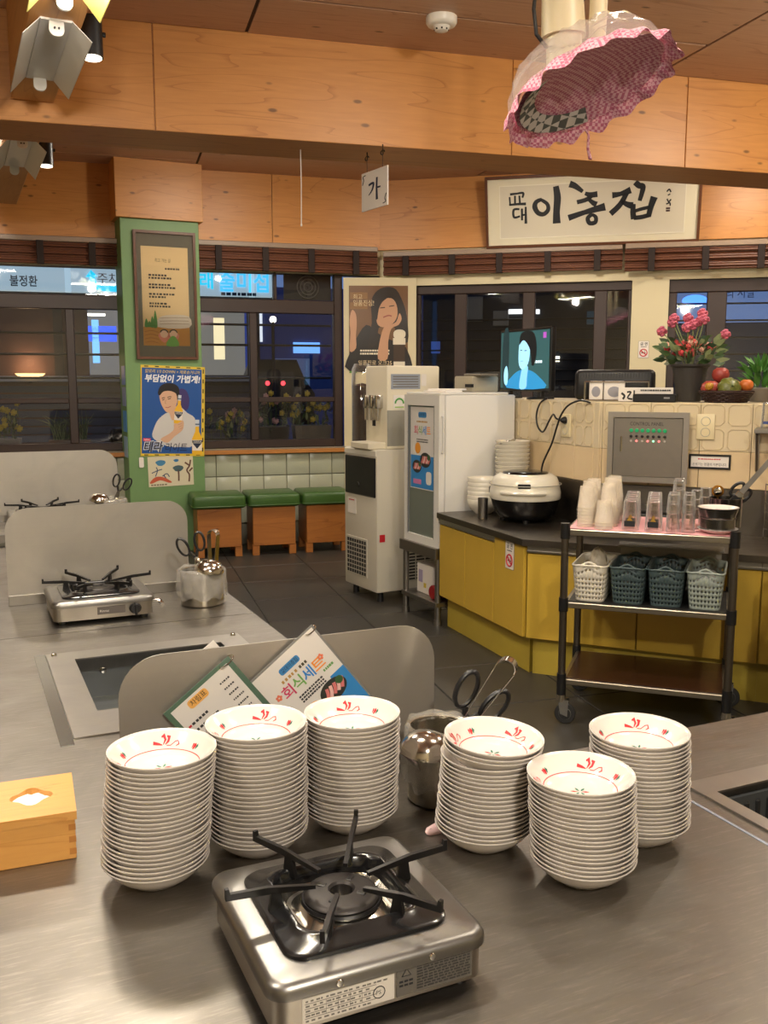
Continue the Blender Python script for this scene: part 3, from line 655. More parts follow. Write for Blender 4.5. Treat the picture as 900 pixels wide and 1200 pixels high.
def food(parent, x, y, s, z=.0013):
    MB().lathe([(1.15*s, 0), (1.1*s, .0003), (0, .0003)], 24, Tr(x, y, z), 1, .7).obj('plate_picture', mat('dish_dark', (46, 48, 44), .5), parent, 0)
    for k in range(5): MB().stroke([(x-s*.8+k*s*.35, y-s*.35), (x-s*.55+k*s*.35, y), (x-s*.4+k*s*.35, y+s*.4)], s*.26, z+.0003, z+.0006).obj('meat_slice', mat('meat_%d' % (k % 2), ((214, 120, 118), (236, 190, 182))[k % 2], .5), parent, 0)
    MB().lathe([(.32*s, 0), (0, .0003)], 12, Tr(x+s*.75, y+s*.3, z+.0006)).obj('leaf_picture', mat('leaf_ink', (54, 92, 50), .5), parent, 0)
food(m2, .108, -.128, .026); MB().lathe([(.016, 0), (.012, .0006), (0, .0007)], 20, Tr(.060, -.133, .0012)).obj('yolk_picture', mat('yolk_ink', (232, 152, 44), .5), m2, 0)
ring(m2, (.146, -.007, .0), .012, 'X')

# ------------------------------------------------------------------ pots of serving tools wrapped in clear bags
BAG = film('plastic_bag', see=.92, rough=.08, scale=24., c=(214, 210, 202))
def pot(label, loc, r, h):
    e = thing('steel_pot', label, 'pot', loc, 0, 'bagged steel tool pots')
    MB().lathe([(0, .002), (r*.94, .0), (r, .004), (r, h-.004), (r+.004, h), (r+.003, h+.003), (r-.003, h), (r-.004, h-.006), (r-.004, .006), (0, .005)], 40).obj('cup', steel('pot_steel', (186, 180, 166), .2, 2, .5), e)
    b = MB(); rnd = random.Random(int(r*1e4)); n = 48; rows = [(1.0, h-.03, 0), (.93, h-.005, .01), (1.03, h+.010, .05), (1.10, h+.002, .07), (1.14, h*.8, .06), (1.17, h*.6, .07), (1.16, h*.42, .09), (1.10, h*.30, .1), (1.06, h*.24, .12)]
    V = []
    for q, (k, z, a) in enumerate(rows):
        for i in range(n):
            t = 2*math.pi*i/n; w = 1+a*(.5*math.sin(5*t+q*.8)+.35*math.sin(11*t-q*1.3)+.25*math.sin(17*t+q))
            V.append((r*max(k*w, 1.03 if q > 2 else 0)*math.cos(t), r*max(k*w, 1.03 if q > 2 else 0)*math.sin(t), z+a*.05*math.sin(7*t+q)))
    b.add(V, [[q*n+i, q*n+(i+1) % n, (q+1)*n+(i+1) % n, (q+1)*n+i] for q in range(len(rows)-1) for i in range(n)])
    b.obj('plastic_bag', BAG, e, 60)
    return e
def ladle(label, c, tilt, az, foot, r=.043):
    """bowl turned upside-down at the rim of a pot, handle down inside it"""
    e = thing('ladle', label, 'ladle', c, 0, 'steel ladles in the pots')
    T = Rot(az, 'Z') @ Rot(tilt, 'Y')
    MB().lathe([(r, 0), (r*.99, .006), (r*.92, .016), (r*.74, .028), (r*.45, .036), (0, .039), (0, .0375), (r*.43, .0345), (r*.71, .0265), (r*.89, .0155), (r*.965, .006), (r*.975, 0), (r, 0)], 36, T).obj('bowl', mat('ladle_steel', (196, 190, 182), .16, 1.), e, 60)
    d = Vector(foot)-Vector(c); st = T @ Vector((r*.95, 0, .002))
    MB().tube([st, st*.8+d*.12, st*.45+d*.4, d], .0048, 8, flat=(1.4, .45)).obj('handle', CHROME, e)
    return e
def scissors(label, c, az, lean, s=1.):
    e = thing('scissors', label, 'scissors', c, R(az), 'black-handled scissors in the pots')
    T = Rot(lean, 'Y') @ Matrix.Scale(s, 4)
    for k in (-1, 1):
        T2 = T @ Rot(9*k, 'Y')
        MB().tube([(k*.022+.016*math.cos(a*math.pi/10), 0, .045+.032*math.sin(a*math.pi/10)) for a in range(20)], .0042, 8, True, T2, (1.2, .9)).obj('handle', BLACK, e)
        MB().tube([(k*.010, 0, .018), (k*.004, 0, -.004)], .005, 8, T=T2).obj('shank', BLACK, e)
        MB().prism([(-.006, -.0), (.006, .0), (.005, -.09), (-.001, -.11)], -.001+.0012*k, .0002+.0012*k, T2 @ frame((0, 0, 0), (1, 0, 0))).obj('blade', CHROME, e)
    return e
def tongs(label, c, az, lean, L=.2):
    e = thing('serving_tongs', label, 'tongs', c, R(az), 'steel tongs in the pots')
    T = Rot(lean, 'X')
    for k in (-1, 1): MB().box(-.0125, .0125, k*.011-.0008, k*.011+.0008, -.1, L-.1, .0006, 1, T @ Rot(-3.5*k, 'X')).obj('arm', CHROME, e)
    b = MB(); n = 10
    V = [(x, .0172*math.cos(math.pi*i/n), L-.1+.016*math.sin(math.pi*i/n)) for i in range(n+1) for x in (-.0125, .0125)]; V += [(x, .0157*math.cos(math.pi*i/n), L-.1+.0145*math.sin(math.pi*i/n)) for i in range(n+1) for x in (-.0125, .0125)]
    m = 2*(n+1); F = []
    for i in range(n): F += [[2*i, 2*i+1, 2*i+3, 2*i+2], [m+2*i, m+2*i+2, m+2*i+3, m+2*i+1], [2*i, 2*i+2, m+2*i+2, m+2*i], [2*i+1, m+2*i+1, m+2*i+3, 2*i+3]]
    b.add(V, F, T).obj('spring_bend', CHROME, e)
    return e
P1 = (.098, 1.615)
pot('steel pot in a clear bag between the bowl stacks, holding a ladle and tongs', (*P1, .75), .055, .135)
ladle('round steel ladle head hooked on the pot between the bowl stacks', (.071, 1.549, .862), -8, 190, (.092, 1.605, .78), .045)
tongs('steel tongs standing in the pot between the bowl stacks', (.160, 1.625, .90), 72, 32, .215)
scissors('black-handled scissors leaning behind the tongs in the foreground pot', (.152, 1.655, .885), 8, 34, 1.1)
P2 = UV(.73, 3.085)
pot('steel pot in a billowing clear bag beside the branded stove', (*P2, .75), .072, .115)
ladle('shiny ladle head lying on the bagged pot beside the branded stove', (P2[0]+.03, P2[1]-.03, .868), 6, -20, (P2[0]-.02, P2[1]+.02, .78), .05)
scissors('black scissors upright in the bagged pot beside the branded stove', (P2[0]-.02, P2[1]+.0, .915), 15, -18, 1.0)
tongs('curled steel tongs upright in the bagged pot beside the branded stove', (P2[0]+.035, P2[1]+.02, .875), 70, 2, .21)
P3 = UV(.70, 4.86)
pot('far bagged steel pot against the shield nearest the windows', (*P3, .80), .07, .10)
ladle('bronze-tinted ladle head on the far pot near the green column', (P3[0]-.05, P3[1]-.04, .90), -6, 170, (P3[0], P3[1], .83), .05)
scissors('black scissors in the far pot near the green column', (P3[0]+.04, P3[1], .95), 25, 22, 1.0)

# ------------------------------------------------------------------ tissue box, spoon handle
BAM = wood('bamboo_box', (214, 160, 84), (182, 122, 52), 0, .35, 26, False)
tb = thing('tissue_box', 'light bamboo tissue box with scalloped opening on the steel table', 'tissue box', (-.483-.066*math.cos(R(21))-.078*math.sin(R(21)), 1.395-.066*math.sin(R(21))+.078*math.cos(R(21)), .75), R(21))
MB().box(-.063, .063, -.075, .075, 0, .066, .001, 1).obj('body', BAM, tb)
hole = [(.038*math.cos(t)*(1+.10*math.cos(4*t)), .036*math.sin(t)*(1+.20*math.cos(4*t))) for t in [2*math.pi*i/32 for i in range(32)]]
hx = 0.0
lidb = MB(); outer = [(.125, .0)]
def box_edge(t):
    c, s_ = math.cos(t), math.sin(t); k = min(.066/abs(c) if abs(c) > 1e-6 else 9, .078/abs(s_) if abs(s_) > 1e-6 else 9); return (c*k, s_*k)
ang = [2*math.pi*i/32 for i in range(32)]
inn = [(hx+x*.8, y*.8+.002) for x, y in hole]; out = [box_edge(math.atan2(y-.002, x-hx*.5)) for x, y in inn]
out = [box_edge(t) for t in [math.atan2(y, (x-hx)+.0) for x, y in inn]]
cor = [(.066, .078), (-.066, .078), (-.066, -.078), (.066, -.078)]
for c_ in cor:
    i = min(range(32), key=lambda q: (out[q][0]-c_[0])**2+(out[q][1]-c_[1])**2); out[i] = c_
V = [(x, y, .080) for x, y in inn]+[(x, y, .080) for x, y in out]+[(x, y, .066) for x, y in inn]+[(x, y, .066) for x, y in out]
F = []
for i in range(32):
    j = (i+1) % 32; F += [[i, 32+i, 32+j, j], [64+i, 64+j, 96+j, 96+i], [i, j, 64+j, 64+i], [32+i, 96+i, 96+j, 32+j]]
lidb.add(V, F).obj('lid', BAM, tb, 30)
g = MB(); rnd = random.Random(2); V = [(hx, 0, .079)]; nn = 28
for q, (k, z) in enumerate(((.35, .078), (.7, .074), (1.0, .0675))):
    for i in range(nn):
        t = 2*math.pi*i/nn; V.append((hx+.036*k*math.cos(t), .034*k*math.sin(t), z+rnd.uniform(-.0015, .0025)))
F = [[0, 1+i, 1+(i+1) % nn] for i in range(nn)]+[[1+q*nn+i, 1+(q+1)*nn+i, 1+(q+1)*nn+(i+1) % nn, 1+q*nn+(i+1) % nn] for q in range(2) for i in range(nn)]
g.add(V, F).obj('tissue', mat('tissue_paper', (238, 234, 228), .8), tb, 60)
for k in range(3): MB().box(.053, .0636, -.0757, -.0745, .008+.02*k, .018+.02*k).obj('finger_joint', mat('joint_wood', (176, 116, 50), .4), tb, 0)
sp = thing('spoon', 'pale pink plastic spoon handle beside the bowl stack and stove', 'spoon', (.1, 1.487, .751), R(28))
MB().tube([(-.034, 0, .003), (-.03, 0, .0045), (-.015, 0, .006), (.02, 0, .005), (.06, 0, .004), (.1, 0, .004)], [.003, .007, .0095, .008, .005, .0045], 12, flat=(1, .6)).obj('handle', mat('pink_plastic', (224, 190, 190), .3), sp)
MB().lathe([(0, 0), (.018, .002), (.02, .005), (.018, .004), (0, .002)], 20, Tr(.118, 0, .002), 1.3, .9).obj('bowl', mat('pink_plastic', (224, 190, 190), .3), sp)
MB().lathe([(.0022, 0), (0, .0003)], 10, Tr(-.026, 0, .0098)).obj('hang_hole', mat('hole_grey', (120, 100, 100), .6), sp)

# ------------------------------------------------------------------ stools along the window wall
CUSH = mat('green_vinyl', (62, 98, 40), .38, bump=.08, bscale=25, var=.15); STW = wood('stool_wood', (176, 112, 52), (120, 66, 26), 0, .4, 8)
for i, (x, l) in enumerate(((-1.60, 'green-cushioned wooden box stool next to the green column'), (-1.13, 'green-cushioned wooden box stool between two others, knot holes in front'), (-.66, 'green-cushioned wooden box stool next to the ice maker'))):
    c = ML @ Vector((x, 0, .42)); e = thing('box_stool', l, 'stool', (c.x, c.y, 0), math.atan2(-DL.y, -DL.x), 'box stools under the window')
    MB().box(-.185, .185, -.18, .18, .085, .42, .004, 1).obj('box', STW, e)
    for sx in (-1, 1):
        for sy in (-1, 1): MB().box(sx*.16-.03, sx*.16+.03, sy*.15-.025, sy*.15+.025, 0, .09, .003, 1).obj('leg', STW, e)
    cu = MB().box(-.225, .225, -.215, .215, .42, .535, .03, 4).obj('cushion', CUSH, e, 60)
    MB().tube([(x_, y_, .44) for x_, y_ in rrect(-.226, .226, -.216, .216, .03, 3)], .005, 6, True).obj('piping', CUSH, cu)

# ------------------------------------------------------------------ ice maker with water dispenser
IVORY = mat('ivory_plastic', (208, 202, 186), .4); IVD = mat('grey_plastic', (150, 148, 138), .45)
def local(o, dx, rz): return thing
ICE = math.radians(-59.5)
im = thing('ice_maker', 'beige upright ice maker with black hatch on feet', 'ice maker', (-.28, 6.6, 0), ICE)
MB().box(0, .46, 0, .5, .07, 1.04, .012, 2).obj('body', IVORY, im)
MB().box(.03, .445, -.012, .004, .72, .985, .006, 1).obj('hatch', mat('hatch_black', (28, 28, 30), .3), im)
MB().lathe([(.02, 0), (.018, .004), (0, .004)], 16, Tr(.22, -.012, .79) @ Rot(90, 'X')).obj('hatch_grip', BLACK, im)
MB().box(.012, .452, -.006, .006, .995, 1.034, .003, 1).obj('top_band', mat('ivory_light', (222, 218, 204), .4), im)
g = MB().box(.04, .33, -.006, .002, .15, .42, .002, 1).obj('front_grille', mat('grille_frame', (190, 184, 168), .5), im)
for i in range(8):
    for j in range(8): MB().box(.054+i*.034, .079+i*.034, -.0075, -.003, .164+j*.031, .187+j*.031).obj('grille_hole', mat('hole_dark', (40, 40, 40), .7), g, 0)
g = MB().box(.457, .464, .22, .46, .13, .36, .002, 1).obj('side_grille', mat('grille_frame', (190, 184, 168), .5), im)
for j in range(10):
    for k in range(3): MB().box(.462, .4655, .235+k*.075, .30+k*.075, .14+j*.0215, .152+j*.0215).obj('grille_hole', mat('hole_dark', (40, 40, 40), .7), g, 0)
st = MB().box(.055, .17, -.003, .001, .58, .69).obj('sticker', PAPER, im, 0)
MB().text('QR', 0, 0, .001) if False else None
MB().box(.075, .15, -.0045, -.002, .672, .678).obj('sticker_bar', RED, st, 0)
t = MB(); [dashes(t, .065, .16, .598+.012*k, .004, k) for k in range(5)]
MB().box(.459, .463, .02, .06, .42, .47).obj('switch', RED, im, 0)
for x in (.06, .4):
    for y in (.06, .44): MB().cyl((x, y, 0), (x, y, .075), .024, .02, 14).obj('foot', BLACK, im)
wd_ = thing('water_dispenser', 'cream water dispenser with chrome taps standing on the ice maker', 'water dispenser', (*(Matrix.Rotation(ICE, 2) @ Vector((.13, .1)) + Vector((-.28, 6.6))), 1.04), ICE)
MB().box(0, .29, 0, .42, .0, .555, .012, 2).obj('body', mat('cream_plastic', (226, 218, 196), .35), wd_)
MB().box(.285, .292, .004, .41, .02, .26, .002, 1).obj('side_panel', IVD, wd_)
MB().box(.02, .27, -.13, .01, 0, .045, .006, 1).obj('drip_tray', mat('cream_plastic', (226, 218, 196), .35), wd_)
for x in (.07, .15, .22):
    tp = MB().box(x-.02, x+.02, -.05, .004, .27, .36, .008, 2).obj('tap', CHROME, wd_); MB().cyl((x, -.035, .19), (x, -.035, .272), .012, .014, 12).obj('spout', CHROME, tp)
MB().box(.10, .14, -.003, .002, .15, .19).obj('outlet_sign', INK, wd_, 0)
s1 = MB().box(.291, .2935, .03, .26, .40, .50).obj('instruction_sticker', mat('sticker_blue', (150, 158, 172), .5), wd_, 0)
for q in range(5): MB().box(.293, .2945, .045, .245, .412+q*.017, .419+q*.017).obj('sticker_line', mat('print_grey', (110, 106, 100), .6), s1, 0)
s2 = MB().box(.291, .2935, .05, .14, .27, .36).obj('energy_sticker', PAPER, wd_, 0)
MB().tube([(.2945, .095+.032*math.cos(a*math.pi/8), .305+.032*math.sin(a*math.pi/8)) for a in range(9)], .006, 6).obj('energy_dial', mat('dial_green', (80, 160, 70), .5), s2)
MB().box(.293, .2945, .06, .13, .276, .284).obj('energy_bar', mat('bar_green', (150, 190, 90), .5), s2, 0)
MB().box(.291, .2935, .17, .27, .31, .345).obj('yellow_sticker', mat('sticker_yellow', (214, 190, 70), .5), wd_, 0)
MB().box(.291, .2935, .27, .31, .42, .50).obj('small_sticker', PAPER, wd_, 0)
bj = thing('bean_jar', 'tall clear jar of dark brown beans behind the water dispenser', 'jar', (-.165, 7.05, 0), 0)
MB().box(-.11, .11, -.1, .1, 0, 1.0, .005, 1).obj('pedestal', CREAM, bj)
MB().lathe([(.055, 1.0), (.075, 1.0), (.075, 1.58), (.055, 1.62), (.05, 1.62)], 24).obj('glass', CUP, bj)
MB().lathe([(0, 1.004), (.07, 1.004), (.07, 1.46), (0, 1.48)], 24).obj('beans', mat('beans', (70, 34, 22), .5, bump=1., bscale=90, var=.4), bj)

# ------------------------------------------------------------------ glass-door fridge on a steel stand
FA = math.atan2(-.888, .46)
fo = (.131, 6.0)
sd = thing('steel_stand', 'low steel stand with shelf under the white fridge', 'stand', (*fo, 0), FA)
MB().box(-.03, .43, -.02, .56, .415, .485, .004, 1).obj('top_frame', STEEL, sd)
for x in (0, .405):
    for y in (.015, .53): MB().cyl((x, y, .0), (x, y, .42), .02, .02, 14).obj('leg', STEEL, sd); MB().cyl((x, y, 0), (x, y, .035), .026, .024, 14).obj('leg_foot', STEEL, sd)
MB().box(-.02, .425, -.01, .55, .115, .145, .003, 1).obj('shelf', STEEL, sd)
bx = thing('carton', 'small white printed carton on the lower shelf of the steel stand', 'box', (*(Matrix.Rotation(FA, 2) @ Vector((.065, .06)) + Vector(fo)), .145), FA)
MB().box(0, .2, 0, .22, 0, .19, .003, 1).obj('box', PAPER, bx); MB().box(.025, .075, -.002, .001, .07, .15).obj('print_patch', mat('carton_print', (170, 160, 190), .6), bx, 0); MB().box(.09, .12, -.002, .001, .04, .07).obj('yellow_patch', mat('sticker_yellow', (214, 190, 70), .5), bx, 0)
rk = thing('fire_extinguisher', 'red cylinder lying on the lower shelf beside the white carton', 'extinguisher', (*(Matrix.Rotation(FA, 2) @ Vector((.325, .0)) + Vector(fo)), .145), FA)
MB().lathe([(0, 0), (.04, 0), (.045, .006), (.045, .2), (.03, .235), (.014, .245), (.014, .26), (0, .26)], 20, Tr(0, .02, .045) @ Rot(-90, 'X')).obj('tank', mat('red_tank', (150, 26, 30), .3), rk)
MB().cyl((0, .28, .045), (0, .31, .045), .016, .012, 12).obj('valve', BLACK, rk)
fr = thing('fridge', 'white upright fridge with frosted glass door standing on steel stand', 'fridge', (*fo, .485), FA)
FW = mat('fridge_white', (222, 220, 214), .32)
MB().box(.0, .43, .045, .55, 0, .925, .010, 2).obj('cabinet', FW, fr)
dr = MB().slab([0, .045, .37, .43], [.0, .05, .86, .925], lambda i, j: not (i == 1 and j == 1), -.02, .02, frame((0, .02, 0), (1, 0, 0))).obj('door', FW, fr, 0)
MB().box(.040, .375, .012, .018, .045, .865).obj('door_glass', mat('frosted_glass', (112, 120, 110), .2, coat=.3), dr, 0)
for (x0, x1, y0, y1) in ((.04, .048, .045, .865), (.367, .375, .045, .865)): MB().box(x0, x1, .0, .012, y0, y1).obj('gasket', mat('gasket_grey', (110, 112, 114), .5), dr, 0)
MB().tube([(.431, .02, .58), (.443, .02, .585), (.445, .02, .66), (.445, .02, .74), (.443, .02, .795), (.431, .02, .80)], .006, 8).obj('door_handle', mat('handle_white', (206, 204, 200), .3), dr)
MB().box(.005, .425, .01, .5, .925, .94, .004, 1).obj('top_cap', FW, fr)
po = thing('fridge_poster', 'set-menu poster with blue lower half taped on the fridge door', 'poster', M=Tr(*fo, .485) @ Matrix.Rotation(FA, 4, 'Z') @ frame((.062, .0105, .34), (1, 0, 0)))
MB().box(0, .295, 0, .51, 0, .001).obj('sheet', LAM, po, 0)
MB().box(.006, .289, .006, .21, .001, .0014).obj('blue_ground', mat('menu_blue', (50, 134, 200), .5), po, 0)
MB().prism(rrect(.1, .2, .445, .48, .012), .001, .0016).obj('title_pill', mat('pill_blue', (60, 132, 190), .4), po)
MB().text('교대이층집', .108, .455, .024, z1=.002, fit=.084).obj('pill_lettering', mat('navy_ink', (24, 36, 70), .5), po, 0)
for i, (ch, c) in enumerate((('회', 0), ('식', 1), ('세', 2), ('트', 3))): MB().text(ch, .045+i*.052, .345, .06, z1=.0016, bold=.0006).obj('letter', MATS['letter_%d' % c], po, 0)
t = MB(); dashes(t, .08, .21, .42, .010, 3, z=.0016, wmin=.008, wmax=.014, gap=.004); t.obj('headline', MATS['ochre_ink'], po, 0)['kind'] = 'stuff'
t = MB(); [dashes(t, .08, .22, .31-.014*k, .007, k, z=.0016, wmin=.006, wmax=.012) for k in range(2)]; t.obj('small_print', MATS['print_black'], po, 0)['kind'] = 'stuff'
food(po, .19, .185, .058, .002); food(po, .085, .14, .05, .002)
MB().lathe([(.035, 0), (.03, .001), (0, .0012)], 20, Tr(.095, .255, .0018)).obj('yolk_picture', MATS['yolk_ink'], po, 0)
MB().prism(rrect(.2, .265, .035, .115, .02), .0015, .002).obj('bubble', PAPER, po)
MB().box(.04, .14, .03, .06, .0015, .0019).obj('pink_mark', mat('pink_ink', (200, 120, 170), .6), po, 0)

# ------------------------------------------------------------------ yellow cabinets, worktop, tiled partition
dA = Vector((.363, -.932)); nA = Vector((.932, .363)); dB = Vector((.914, -.407)); nB = Vector((.407, .914))
A0 = Vector((.3173, 5.6014)); K0 = Vector((.693, 4.638)); RA = math.atan2(dA.y, dA.x); RB = math.atan2(dB.y, dB.x)
YEL = mat('yellow_laminate', (204, 168, 62), .38, var=.06); YEL2 = mat('yellow_kick', (192, 168, 64), .45, var=.06); ALU = mat('aluminium', (190, 188, 182), .3, 1.)
ZC = .71
def cab_unit(org, d, n, rz, x0, x1, label, strip=True, mitre=0):
    c = org + d*x0; e = thing('base_cabinet', label, 'cabinet', (c.x, c.y, 0), rz, 'yellow base cabinets'); w = x1-x0
    side = lambda y: (max(0, mitre)*y, w+min(0, mitre)*y)      # the two units at the bend are mitred
    MB().prism([(side(.02)[0], .02), (side(.02)[1], .02), (side(.53)[1], .53), (side(.53)[0], .53)], .19, ZC-.033).obj('body', YEL2, e, 0)
    MB().prism([(side(.06)[0], .06), (side(.06)[1], .06), (side(.50)[1], .50), (side(.50)[0], .50)], 0, .195).obj('kickboard', YEL2, e, 0)
    top = ZC-.075 if strip else ZC-.04
    MB().box(.003, w-.003, 0, .02, .2, top, .002, 1).obj('door', YEL, e)
    if strip:
        hs = MB().box(0.0, w, .002, .022, top+.004, ZC-.034, .002, 1).obj('handle_strip', ALU, e)
        MB().box(0.0, w, -.008, .002, top+.012, top+.017).obj('handle_lip', ALU, hs, 0)
    return e
cab_unit(A0+nA*.02, dA, nA, RA, 0, .35, 'yellow base cabinet right beside the white fridge')
cab_unit(A0+nA*.02, dA, nA, RA, .35, .70, 'yellow base cabinet in front of the rice cooker')
e3 = cab_unit(A0+nA*.02, dA, nA, RA, .70, 1.02, 'yellow corner cabinet with no-smoking sticker on its door', False, -.42)
for i, l in enumerate(('wide yellow base cabinet right of the no-smoking sticker', 'yellow base cabinet behind the trolley baskets', 'yellow base cabinet beside the grey waste bin')):
    cab_unit(K0+nB*.02, dB, nB, RB, .02+i*.55, .02+(i+1)*.55, l, True, .42 if i == 0 else 0)
# worktop
A1b = A0+nA*.58; Kb = Vector((1.147, 5.071)); BE = K0+dB*1.72; BEb = BE+nB*.58
wt = thing('worktop', 'dark steel worktop on the yellow cabinets, bent at the corner', 'worktop', (K0.x, K0.y, 0), 0)
rel = lambda p: (p.x-K0.x, p.y-K0.y)
MB().prism([rel(A0), rel(K0), rel(BE), rel(BEb), rel(Kb), rel(A1b)], ZC-.033, ZC).obj('slab', steel('worktop_steel', (122, 116, 108), .26), wt, 0)
MB().prism([rel(A1b-nA*.012), rel(Kb-nA*.012-nB*.008), rel(BEb-nB*.012), rel(BEb), rel(Kb), rel(A1b)], ZC, .945).obj('backsplash', steel('splash_steel', (112, 106, 98), .34), wt, 0)
# partition
PT = 1.385
A2b = A1b-dA*.62
part_ = smesh('wall_partition', MB().prism([(p.x, p.y) for p in (A2b+nA*.013, Kb+nA*.009+nB*.009, BEb+nB*.013+dB*.9, BEb+nB*.42+dB*.9, Kb+nA*.30+nB*.42, A2b+nA*.42)], 0, PT-.002), mat('partition_core', (170, 156, 128), .7), 0)
TC = mat('cream_tile', (222, 206, 172), .25, var=.05, bscale=30); TC2 = mat('peach_tile', (224, 200, 160), .25, var=.05, bscale=30); REL = mat('tile_relief', (204, 186, 150), .3)
def tile_run(org, d, rz, xs):
    for x0, x1 in xs:
        c = org+d*x0; w = x1-x0
        o = MB().box(.0012, w-.0012, 0, .012, .0015, .248, .002, 1).obj('tile', TC, part_); place(o, (c.x, c.y, PT-.25), rz)
        if w > .15:
            for i in range(2):
                for j in range(2):
                    a, b_ = w/2*i+.010, w/2*(i+1)-.010; p0, p1 = .125*j+.010, .125*(j+1)-.010; q = .016
                    oc = [(a+q, p0), (b_-q, p0), (b_, p0+q), (b_, p1-q), (b_-q, p1), (a+q, p1), (a, p1-q), (a, p0+q)]
                    MB().tube([(x, -.0005, z) for x, z in oc], .003, 6, True).obj('relief', REL, o)
        o = MB().box(.0012, w-.0012, 0, .012, .0015, .19, .002, 1).obj('tile', TC2, part_); place(o, (c.x, c.y, .945), rz)
tile_run(A1b, dA, RA, [(-.62+.25*0-.0, -.42), (-.42, -.17), (-.17, .08), (.08, .33), (.33, .58), (.58, .768), (.768, .816)])
tile_run(Kb, dB, RB, [(.0, .03), (.03, .28), (.28, .53), (.53, .78), (.78, 1.03), (1.03, 1.28), (1.28, 1.53), (1.53, 1.78)])
MTA = frame((A1b.x, A1b.y, 0), (dA.x, dA.y, 0)); MTB = frame((Kb.x, Kb.y, 0), (dB.x, dB.y, 0))   # x along, y up, z into the kitchen

# control panel
cp = thing('control_panel', 'steel control panel box with rows of green lamps on tiled wall', 'control panel', M=MTB @ Tr(.079, .975, 0))
w, h = .395, .352
PST = steel('case_steel', (168, 162, 152), .36, 0, .7, metal=.7)
MB().box(0, w, 0, h, .0, .055, .003, 1).obj('case', PST, cp)
MB().slab([-.008, .02, w-.02, w+.008], [-.008, .02, h-.02, h+.008], lambda i, j: not (i == 1 and j == 1), .055, .068).obj('rim', PST, cp, 0)
MB().box(.022, w-.022, .022, h-.022, .055, .060, .002, 1).obj('door', steel('panel_steel', (146, 140, 130), .34, 0, .8, metal=.7), cp)
MB().text('CONTROL PANEL', .105, h-.062, .026, z1=.0605, fit=.17).obj('lettering', INK, cp, 0)
for i in range(7):
    x = .113+i*.0285
    MB().lathe([(.0105, 0), (.0095, .006), (0, .008)], 16, Tr(x, h-.088, .060)).obj('green_lamp', mat('lamp_green', (16, 150, 92), .3, emit=.25), cp)
    MB().lathe([(.0075, 0), (.007, .008), (.004, .009), (.004, .014), (0, .014)], 12, Tr(x, h-.118, .060)).obj('switch_knob', BLACK, cp)
    MB().lathe([(.006, 0), (.0055, .003), (0, .004)], 12, Tr(x, h-.143, .060)).obj('pilot_lamp', (mat('pilot_red', (255, 120, 120), .4, emit=1.), mat('pilot_green', (150, 255, 190), .4, emit=1.), mat('pilot_off', (190, 180, 170), .4))[(2, 0, 2, 0, 1, 0, 2)[i]], cp)
MB().box(.058, .068, h-.2, h-.12, .060, .066, .002, 1).obj('latch', CHROME, cp)

# sockets, notice, cables
SOC = mat('socket_ivory', (226, 212, 172), .35)
def socket(label, M):
    e = thing('wall_socket', label, 'socket', M=M, group='double wall sockets')
    MB().box(-.045, .045, -.065, .065, 0, .012, .004, 2).obj('plate', SOC, e)
    for y in (.028, -.028):
        MB().lathe([(.024, .012), (.022, .014), (.0205, .012), (.0195, .006), (0, .005)], 24, Tr(0, y, 0)).obj('receptacle', mat('socket_inner', (190, 184, 168), .4), e)
        for x in (-.008, .008): MB().cyl((x, y, .004), (x, y, .0062), .003, .003, 8).obj('pin_hole', BLACK, e)
    return e
socket('ivory double wall socket above the black-framed notice', MTB @ Tr(.557, 1.262, .0))
socket('ivory double wall socket with a black plug in it', MTA @ Tr(.50, 1.245, .0))
pg = thing('power_cord', 'black power cord plugged in beside the television, looping down to the cooker', 'cord', M=MTA @ Tr(.50, 1.275, 0))
MB().lathe([(.020, .0), (.021, .02), (.014, .035), (.008, .042), (0, .042)], 16).obj('plug', BLACK, pg)
MB().tube(smooth([(0, 0, .04), (-.02, .01, .06), (-.07, .03, .05), (-.13, -.01, .04), (-.20, -.075, .035), (-.27, -.05, .03), (-.29, .02, .03), (-.25, .09, .03), (-.22, .12, .0)]), .0055, 8).obj('television_cable', BLACK, pg)
MB().tube(smooth([(.27, .105, .03), (.20, .115, .05), (.10, .085, .06), (.03, .03, .06), (-.02, -.04, .055), (-.08, -.14, .05), (-.155, -.26, .06), (-.17, -.36, .06), (-.16, -.45, .05), (-.14, -.555, .03)]), .0055, 8).obj('cooker_cable', BLACK, pg)
nt = thing('framed_notice', 'black-framed white notice strip under the socket', 'notice', M=MTB @ Tr(.482, 1.045, 0))
MB().slab([0, .010, .195, .205], [0, .010, .066, .076], lambda i, j: not (i == 1 and j == 1), .0, .008).obj('frame', BLACK, nt, 0)
MB().box(.008, .197, .008, .068, 0, .004).obj('sheet', PAPER, nt, 0)
MB().text('손씻기는 청결의 기본입니다.', .018, .018, .017, z1=.0045, fit=.168).obj('lettering', INK, nt, 0)
t = MB(); dashes(t, .045, .16, .051, .006, 2, z=.0046, wmin=.004, wmax=.009, gap=.0025); t.obj('small_print', RED, nt, 0)['kind'] = 'stuff'
